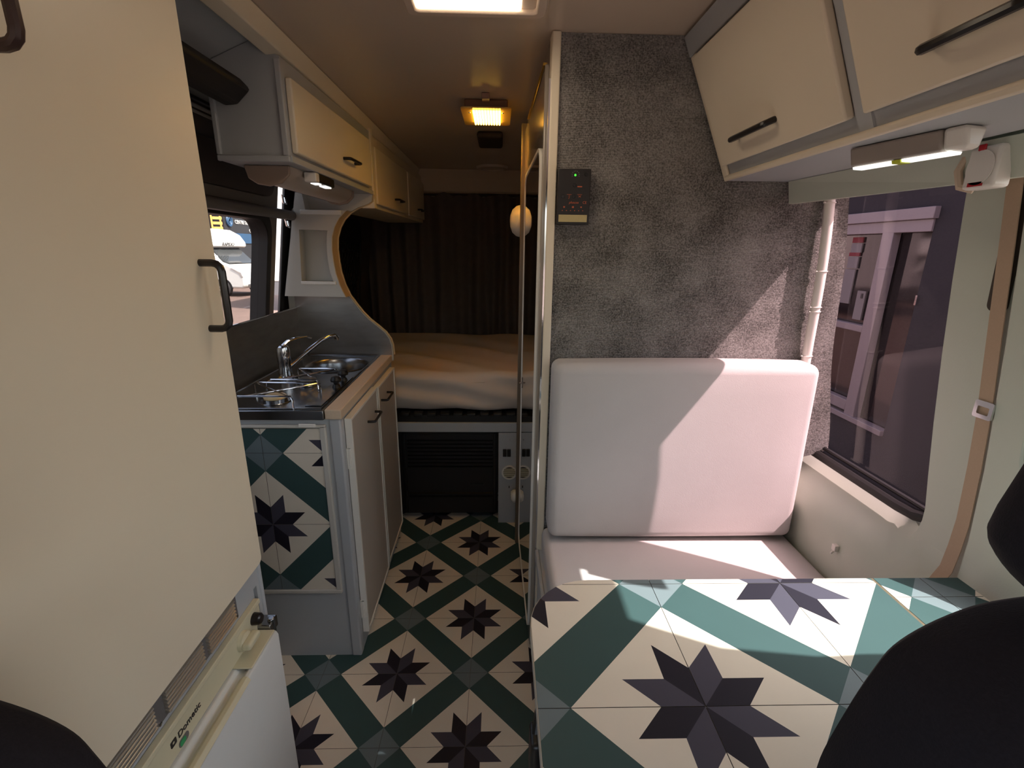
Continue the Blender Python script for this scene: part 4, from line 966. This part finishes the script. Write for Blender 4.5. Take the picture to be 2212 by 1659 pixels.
# ------------------------------------------------------------------ OUTSIDE
bm = B(); box(bm, -90, 90, -60, 120, -0.75, -0.55)
g_ = obj('ground', bm, asphalt, smooth=False); g_['kind'] = 'structure'
bm = B(); box(bm, 1.6, 2.955, 1.0, 7.0, -0.5495, -0.53); bmesh.ops.subdivide_edges(bm, edges=bm.edges[:], cuts=1)
tag(obj('gravel_bed', bm, gravel, smooth=False), 'strip of brown leafy gravel outside the tinted window', 'gravel')

# shop front seen through the tinted window
sh = thing('shop_front', 'grey rendered house wall with white framed glass door outside the tinted window', 'building', (3.05, 4.2, -0.55))
bm = B(); slab(bm, [[(0.5, -0.55), (8.0, -0.55), (8.0, 2.45), (0.5, 2.45)], [(3.36, 0.05), (5.4, 0.05), (5.4, 1.62), (3.36, 1.62)]], 0.25, lambda u, v, w: (3.0+w, u, v)); obj('wall', bm, render_w, sh, smooth=False)
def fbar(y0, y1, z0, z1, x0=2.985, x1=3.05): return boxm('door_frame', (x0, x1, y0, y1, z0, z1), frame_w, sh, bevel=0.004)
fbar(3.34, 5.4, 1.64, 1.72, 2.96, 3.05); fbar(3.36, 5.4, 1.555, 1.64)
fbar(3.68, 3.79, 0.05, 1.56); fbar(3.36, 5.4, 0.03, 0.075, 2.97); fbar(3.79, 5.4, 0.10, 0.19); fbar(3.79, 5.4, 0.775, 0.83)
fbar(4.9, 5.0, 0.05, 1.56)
bm = B(); box(bm, 3.06, 3.07, 3.36, 5.4, 0.05, 1.64); obj('glass', bm, dark_gl, sh)
bm = B(); box(bm, 3.045, 3.058, 3.905, 4.0, 0.86, 1.10); obj('notice', bm, paper, sh)
bm = B(); box(bm, 3.04, 3.046, 3.93, 3.95, 1.04, 1.08); obj('notice_print', bm, inkd, sh)
posterred = M('poster_red', (104, 24, 34), 0.7, noise=0.04)
for y0, z0, z1, m_ in ((4.06, 1.49, 1.535, posterred), (4.06, 1.41, 1.485, paper), (4.07, 1.38, 1.41, posterred), (4.07, 1.28, 1.375, paper), (4.08, 0.98, 1.27, paper)):
    boxm('poster', (3.045, 3.056, y0, y0+0.12, z0, z1), m_, sh)
bm = B(); box(bm, 2.98, 3.01, 3.335, 3.35, 1.05, 1.12); obj('door_handle', bm, chrome, sh)

# motorhome
MH = Vector((-10.9, 19.4, -0.55)); ANG = math.radians(-12); K_ = 0.94
hd = Vector((math.cos(ANG), math.sin(ANG), 0)); rg = Vector((math.sin(ANG), -math.cos(ANG), 0))
def mh(u, v, w): return MH+(hd*u+rg*(v-0.9))*K_+Vector((0, 0, w*K_))
mo = thing('motorhome', 'white coachbuilt motorhome parked outside the sliding door window', 'motorhome', tuple(MH))
def mprism(pts, v0, v1, taper=None):
    bm = B(); a = [bm.verts.new(mh(u, v0*(taper(w) if taper else 1), w)) for u, w in pts]; b = [bm.verts.new(mh(u, v1*(taper(w) if taper else 1), w)) for u, w in pts]
    n = len(pts); bm.faces.new(a); bm.faces.new(b[::-1])
    for i in range(n): bm.faces.new((a[i], b[i], b[(i+1) % n], a[(i+1) % n]))
    return bm
tap = lambda w: 1.0-0.10*max(0, w-1.2)
obj('cab_body', mprism([(-2.2, 0.35), (0.9, 0.35), (1.0, 0.45), (1.02, 0.80), (0.95, 0.98), (0.80, 1.08), (0.30, 1.32), (-0.02, 1.42), (-0.62, 2.02), (-2.2, 2.02)], -0.98, 0.98, tap), van_w, mo, bevel=0.09, seg=3)
obj('windscreen', mprism([(0.28, 1.345), (0.02, 1.44), (-0.58, 2.0), (-0.56, 2.03), (0.06, 1.46), (0.33, 1.36)], -0.86, 0.86, tap), van_g, mo, bevel=0.01)
obj('side_window', mprism([(-0.15, 1.36), (-0.75, 1.92), (-1.35, 1.92), (-1.4, 1.25), (-0.35, 1.25)], 0.94, 1.0, tap), van_g, mo, bevel=0.01)
obj('roof_pod', mprism([(-5.5, 2.0), (-0.38, 2.0), (-0.30, 2.06), (-0.32, 2.22), (-0.55, 2.52), (-1.0, 2.74), (-1.6, 2.80), (-5.5, 2.82)], -1.06, 1.06), van_w, mo, bevel=0.12, seg=3)
obj('pod_underside', mprism([(-2.0, 1.965), (-0.42, 1.965), (-0.40, 2.005), (-2.0, 2.005)], -1.0, 1.0), van_p, mo)
obj('pod_skylight', mprism([(-0.555, 2.33), (-0.44, 2.33), (-0.66, 2.58), (-0.78, 2.58)], -0.62, 0.85), M('skylight_brown', (110, 90, 92), 0.2, noise=0.1), mo, bevel=0.01)
obj('living_body', mprism([(-5.5, 0.4), (-2.1, 0.4), (-2.1, 2.05), (-5.5, 2.05)], -1.08, 1.08), van_w, mo, bevel=0.03)
for vs in (0.72, -0.72):
    obj('headlight', mprism([(0.985, 0.80), (0.93, 1.0), (0.50, 1.20), (0.42, 1.16), (0.80, 0.95), (0.88, 0.80)], vs-0.14, vs+0.27), M('headlight_glass', (200, 196, 190), 0.1, 0.3, noise=0.3, scale=8), mo, bevel=0.02)
obj('grille', mprism([(1.03, 0.62), (1.035, 0.86), (0.99, 0.95), (0.98, 0.62)], -0.5, 0.5), van_p, mo, bevel=0.01)
obj('bumper_vent', mprism([(1.03, 0.42), (1.035, 0.52), (0.97, 0.52), (0.97, 0.42)], -0.75, 0.75), van_p, mo, bevel=0.01)
for vs in (0.99, -0.99):
    bm = B(); R_ = 0.335
    prof_ = [(0.20, -0.10), (R_-0.03, -0.11), (R_, -0.07), (R_, 0.07), (R_-0.03, 0.11), (0.22, 0.10), (0.20, 0.07), (0.0, 0.07)]
    n_ = 28; rings = []
    for r, h in prof_:
        rings.append([bm.verts.new(mh(0+r*math.cos(2*PI*k/n_), vs-0.04*math.copysign(1, vs)+h*math.copysign(1, vs), 0.335+r*math.sin(2*PI*k/n_))) for k in range(n_)] if r > 0 else [bm.verts.new(mh(0, vs, 0.335))])
    for a, b in zip(rings, rings[1:]):
        for k in range(n_):
            k2 = (k+1) % n_
            bm.faces.new((a[k], a[k2], b[k2], b[k]) if len(b) > 1 else (a[k], a[k2], b[0]))
    wh = obj('wheel', bm, tyre, mo)
    bm = B()
    for q in range(7):
        a = 2*PI*q/7; vv = vs+0.075*math.copysign(1, vs)
        P = [mh(r*math.cos(a+d), vv, 0.335+r*math.sin(a+d)) for r, d in ((0.03, -0.9), (0.20, -0.16), (0.20, 0.16), (0.03, 0.9))]
        prism(bm, P, rg*0.02*math.copysign(1, vs))
    obj('hubcap', bm, M('hub_silver', (180, 176, 172), 0.3, 0.7, noise=0.05), wh)
    bm = B(); n_ = 24
    loft(bm, [[mh(rr_*math.cos(PI*k/n_), vs*0.985+dv_, 0.335+rr_*math.sin(PI*k/n_)) for rr_, dv_ in ((0.37, -0.03), (0.42, -0.03), (0.42, 0.012), (0.37, 0.012))] for k in range(n_+1)])
    obj('wheel_arch', bm, tyre, mo, angle=60)
    obj('wheel_well', mprism([(0.37*math.cos(PI*k/16), 0.335+0.37*math.sin(PI*k/16)) for k in range(17)], vs*0.90, vs*0.992), tyre, mo)
text('maker_name', 'RAPIDO', 0.19*K_, mh(-0.285, 0.40, 2.07), -rg, Vector((0, 0, 1)), inkd, mo, depth=0.005, shear=0.25)
bm = B(); p = mh(-0.05, 1.12, 1.45)
box(bm, p.x-0.06, p.x+0.06, p.y-0.08, p.y+0.08, p.z-0.05, p.z+0.22); obj('wing_mirror', bm, van_w, mo, bevel=0.03)

# dark office building with its sign
ob = thing('office_building', 'dark clad office building with white lettering and a blue band', 'building', (-17, 33, -0.55))
dB = Vector((-0.045, 0.999, 0)); nB = Vector((0.999, 0.045, 0)); bo = Vector((-16.4, 30.0, 0))
def bb(u, n, z): return bo+dB*u+nB*n+Vector((0, 0, z))
def bbox(u0, u1, n0, n1, z0, z1):
    bm = B(); prism(bm, [bb(u0, n0, z0), bb(u1, n0, z0), bb(u1, n1, z0), bb(u0, n1, z0)], (0, 0, z1-z0)); return bm
obj('wall', bbox(0, 14, -3.4, 0, -0.55, 3.32), darkbld, ob, smooth=False)
obj('blue_band', bbox(0.05, 14, 0, 0.06, 1.55, 2.15), bluem, ob, smooth=False)
text('lettering', 'CENTRE DE FORMAT', 0.33, bb(1.35, 0.03, 2.72), dB, (0, 0, 1), white_pl, ob, depth=0.01)
text('lettering', 'CAC', 0.31, bb(3.15, 0.03, 2.25), dB, (0, 0, 1), white_pl, ob, depth=0.01)
bm = B(); n_ = 24
for t in range(2):
    pass
tube(bm, [bb(0.62+0.28*math.cos(2*PI*k/n_), 0.05, 2.85+0.30*math.sin(2*PI*k/n_)) for k in range(n_)], 0.07, 6, closed=True)
tube(bm, [bb(0.46, 0.05, 2.85), bb(0.62, 0.05, 3.04), bb(0.76, 0.05, 2.85), bb(0.62, 0.05, 2.66)], 0.05, 6, closed=True)
obj('emblem', bm, bluem, ob)
# yellow slatted tower, pale house and tree left of it
yt = thing('slatted_tower', 'yellow slatted tower between the tree and the dark office', 'tower', (-17.2, 29.6, -0.55))
bm = B(); c0 = Vector((-16.72, 29.35, 0)); 
for k in range(2): tube(bm, [c0+Vector((0.40*k, 0.2*k, 0))+Vector((0, 0, -0.55)), c0+Vector((0.40*k, 0.2*k, 0))+Vector((0, 0, 4.6))], 0.05, 6)
obj('posts', bm, yell, yt)
for k in range(13):
    bm = B(); z = 0.9+k*0.28; prism(bm, [c0+Vector((0, 0, z)), c0+Vector((0.40, 0.2, z)), c0+Vector((0.40, 0.2, z+0.15)), c0+Vector((0, 0, z+0.15))], nB*0.1); obj('slat', bm, yell, yt, smooth=False)
ph = thing('pale_house', 'pale rendered house behind the motorhome roof', 'building', (-24, 36, -0.55))
bm = B(); box(bm, -27, -20.5, 36, 42, -0.55, 5.0); obj('wall', bm, M('pale_render', (222, 206, 190), 0.9, noise=0.06), ph, smooth=False)
bm = B(); prism(bm, [(-27.4, 35.6, 5.0), (-20.1, 35.6, 5.0), (-23.75, 35.6, 7.0)], (0, 6.8, 0)); obj('roof', bm, M('brown_roof', (120, 80, 66), 0.9, noise=0.2), ph, smooth=False)
for x in (-26, -23.2):
    boxm('window', (x, x+1.2, 35.94, 36.02, 1.2, 2.6), van_g, ph)
tree = thing('tree', 'small brown leafed tree behind the motorhome', 'tree', (-17.2, 26.6, -0.55))
bm = B(); tube(bm, [(-17.2, 26.6, -0.55), (-17.15, 26.65, 1.2), (-17.25, 26.55, 2.4), (-17.2, 26.6, 3.4)], [0.16, 0.13, 0.10, 0.05], 8); obj('trunk', bm, barkm, tree)
bm = B()
for k in range(900):
    a, b_, r_ = random.uniform(0, 2*PI), random.uniform(-1, 1), random.random()**0.4
    s_ = math.sqrt(1-b_*b_); c = Vector((-17.2+1.15*r_*s_*math.cos(a), 26.6+1.15*r_*s_*math.sin(a), 3.1+1.5*r_*b_))
    d1_ = Vector((random.uniform(-1, 1), random.uniform(-1, 1), random.uniform(-1, 1))).normalized()*0.14; d2_ = d1_.cross(Vector((random.random(), random.random(), 1))).normalized()*0.09
    bm.faces.new([bm.verts.new(c+d1_), bm.verts.new(c+d2_), bm.verts.new(c-d1_), bm.verts.new(c-d2_)])
obj('foliage', bm, leafm, tree, smooth=False, kind='stuff')

# white box truck seen through the slot behind the sliding door
tk = thing('delivery_truck', 'white box truck glimpsed through the gap behind the sliding door', 'truck', (-6.2, 15.6, -0.55))
bm = B(); box(bm, -7.0, -4.9, 15.0, 19.5, 0.35, 3.3); obj('cargo_box', bm, van_w, tk, bevel=0.04)
bm = B(); prism(bm, [(-6.95, 19.5, -0.15), (-6.95, 21.1, -0.15), (-6.95, 21.3, 0.0), (-6.95, 21.25, 0.75), (-6.95, 20.7, 1.55), (-6.95, 19.5, 1.75)], (2.0, 0, 0)); obj('cab', bm, van_w, tk, bevel=0.06)
bm = B(); prism(bm, [(-6.8, 21.29, 0.80), (-6.8, 20.75, 1.52), (-6.8, 20.72, 1.50), (-6.8, 21.24, 0.78)], (1.7, 0, 0)); obj('windscreen', bm, van_g, tk)
bm = B(); box(bm, -7.0, -4.9, 15.0, 19.5, -0.05, 0.345); obj('chassis', bm, van_p, tk)
for y in (16.2, 20.3):
    for x in (-6.9, -5.2):
        bm = B(); lathe(bm, [(0.20, 0.0), (0.38, 0.0), (0.40, 0.03), (0.40, 0.19), (0.38, 0.22), (0.20, 0.22)], (x, y, -0.15), 'X', 24); obj('wheel', bm, tyre, tk)
bm = B(); box(bm, -7.18, -7.0, 20.6, 20.68, 0.95, 1.35); obj('wing_mirror', bm, van_p, tk, bevel=0.03)
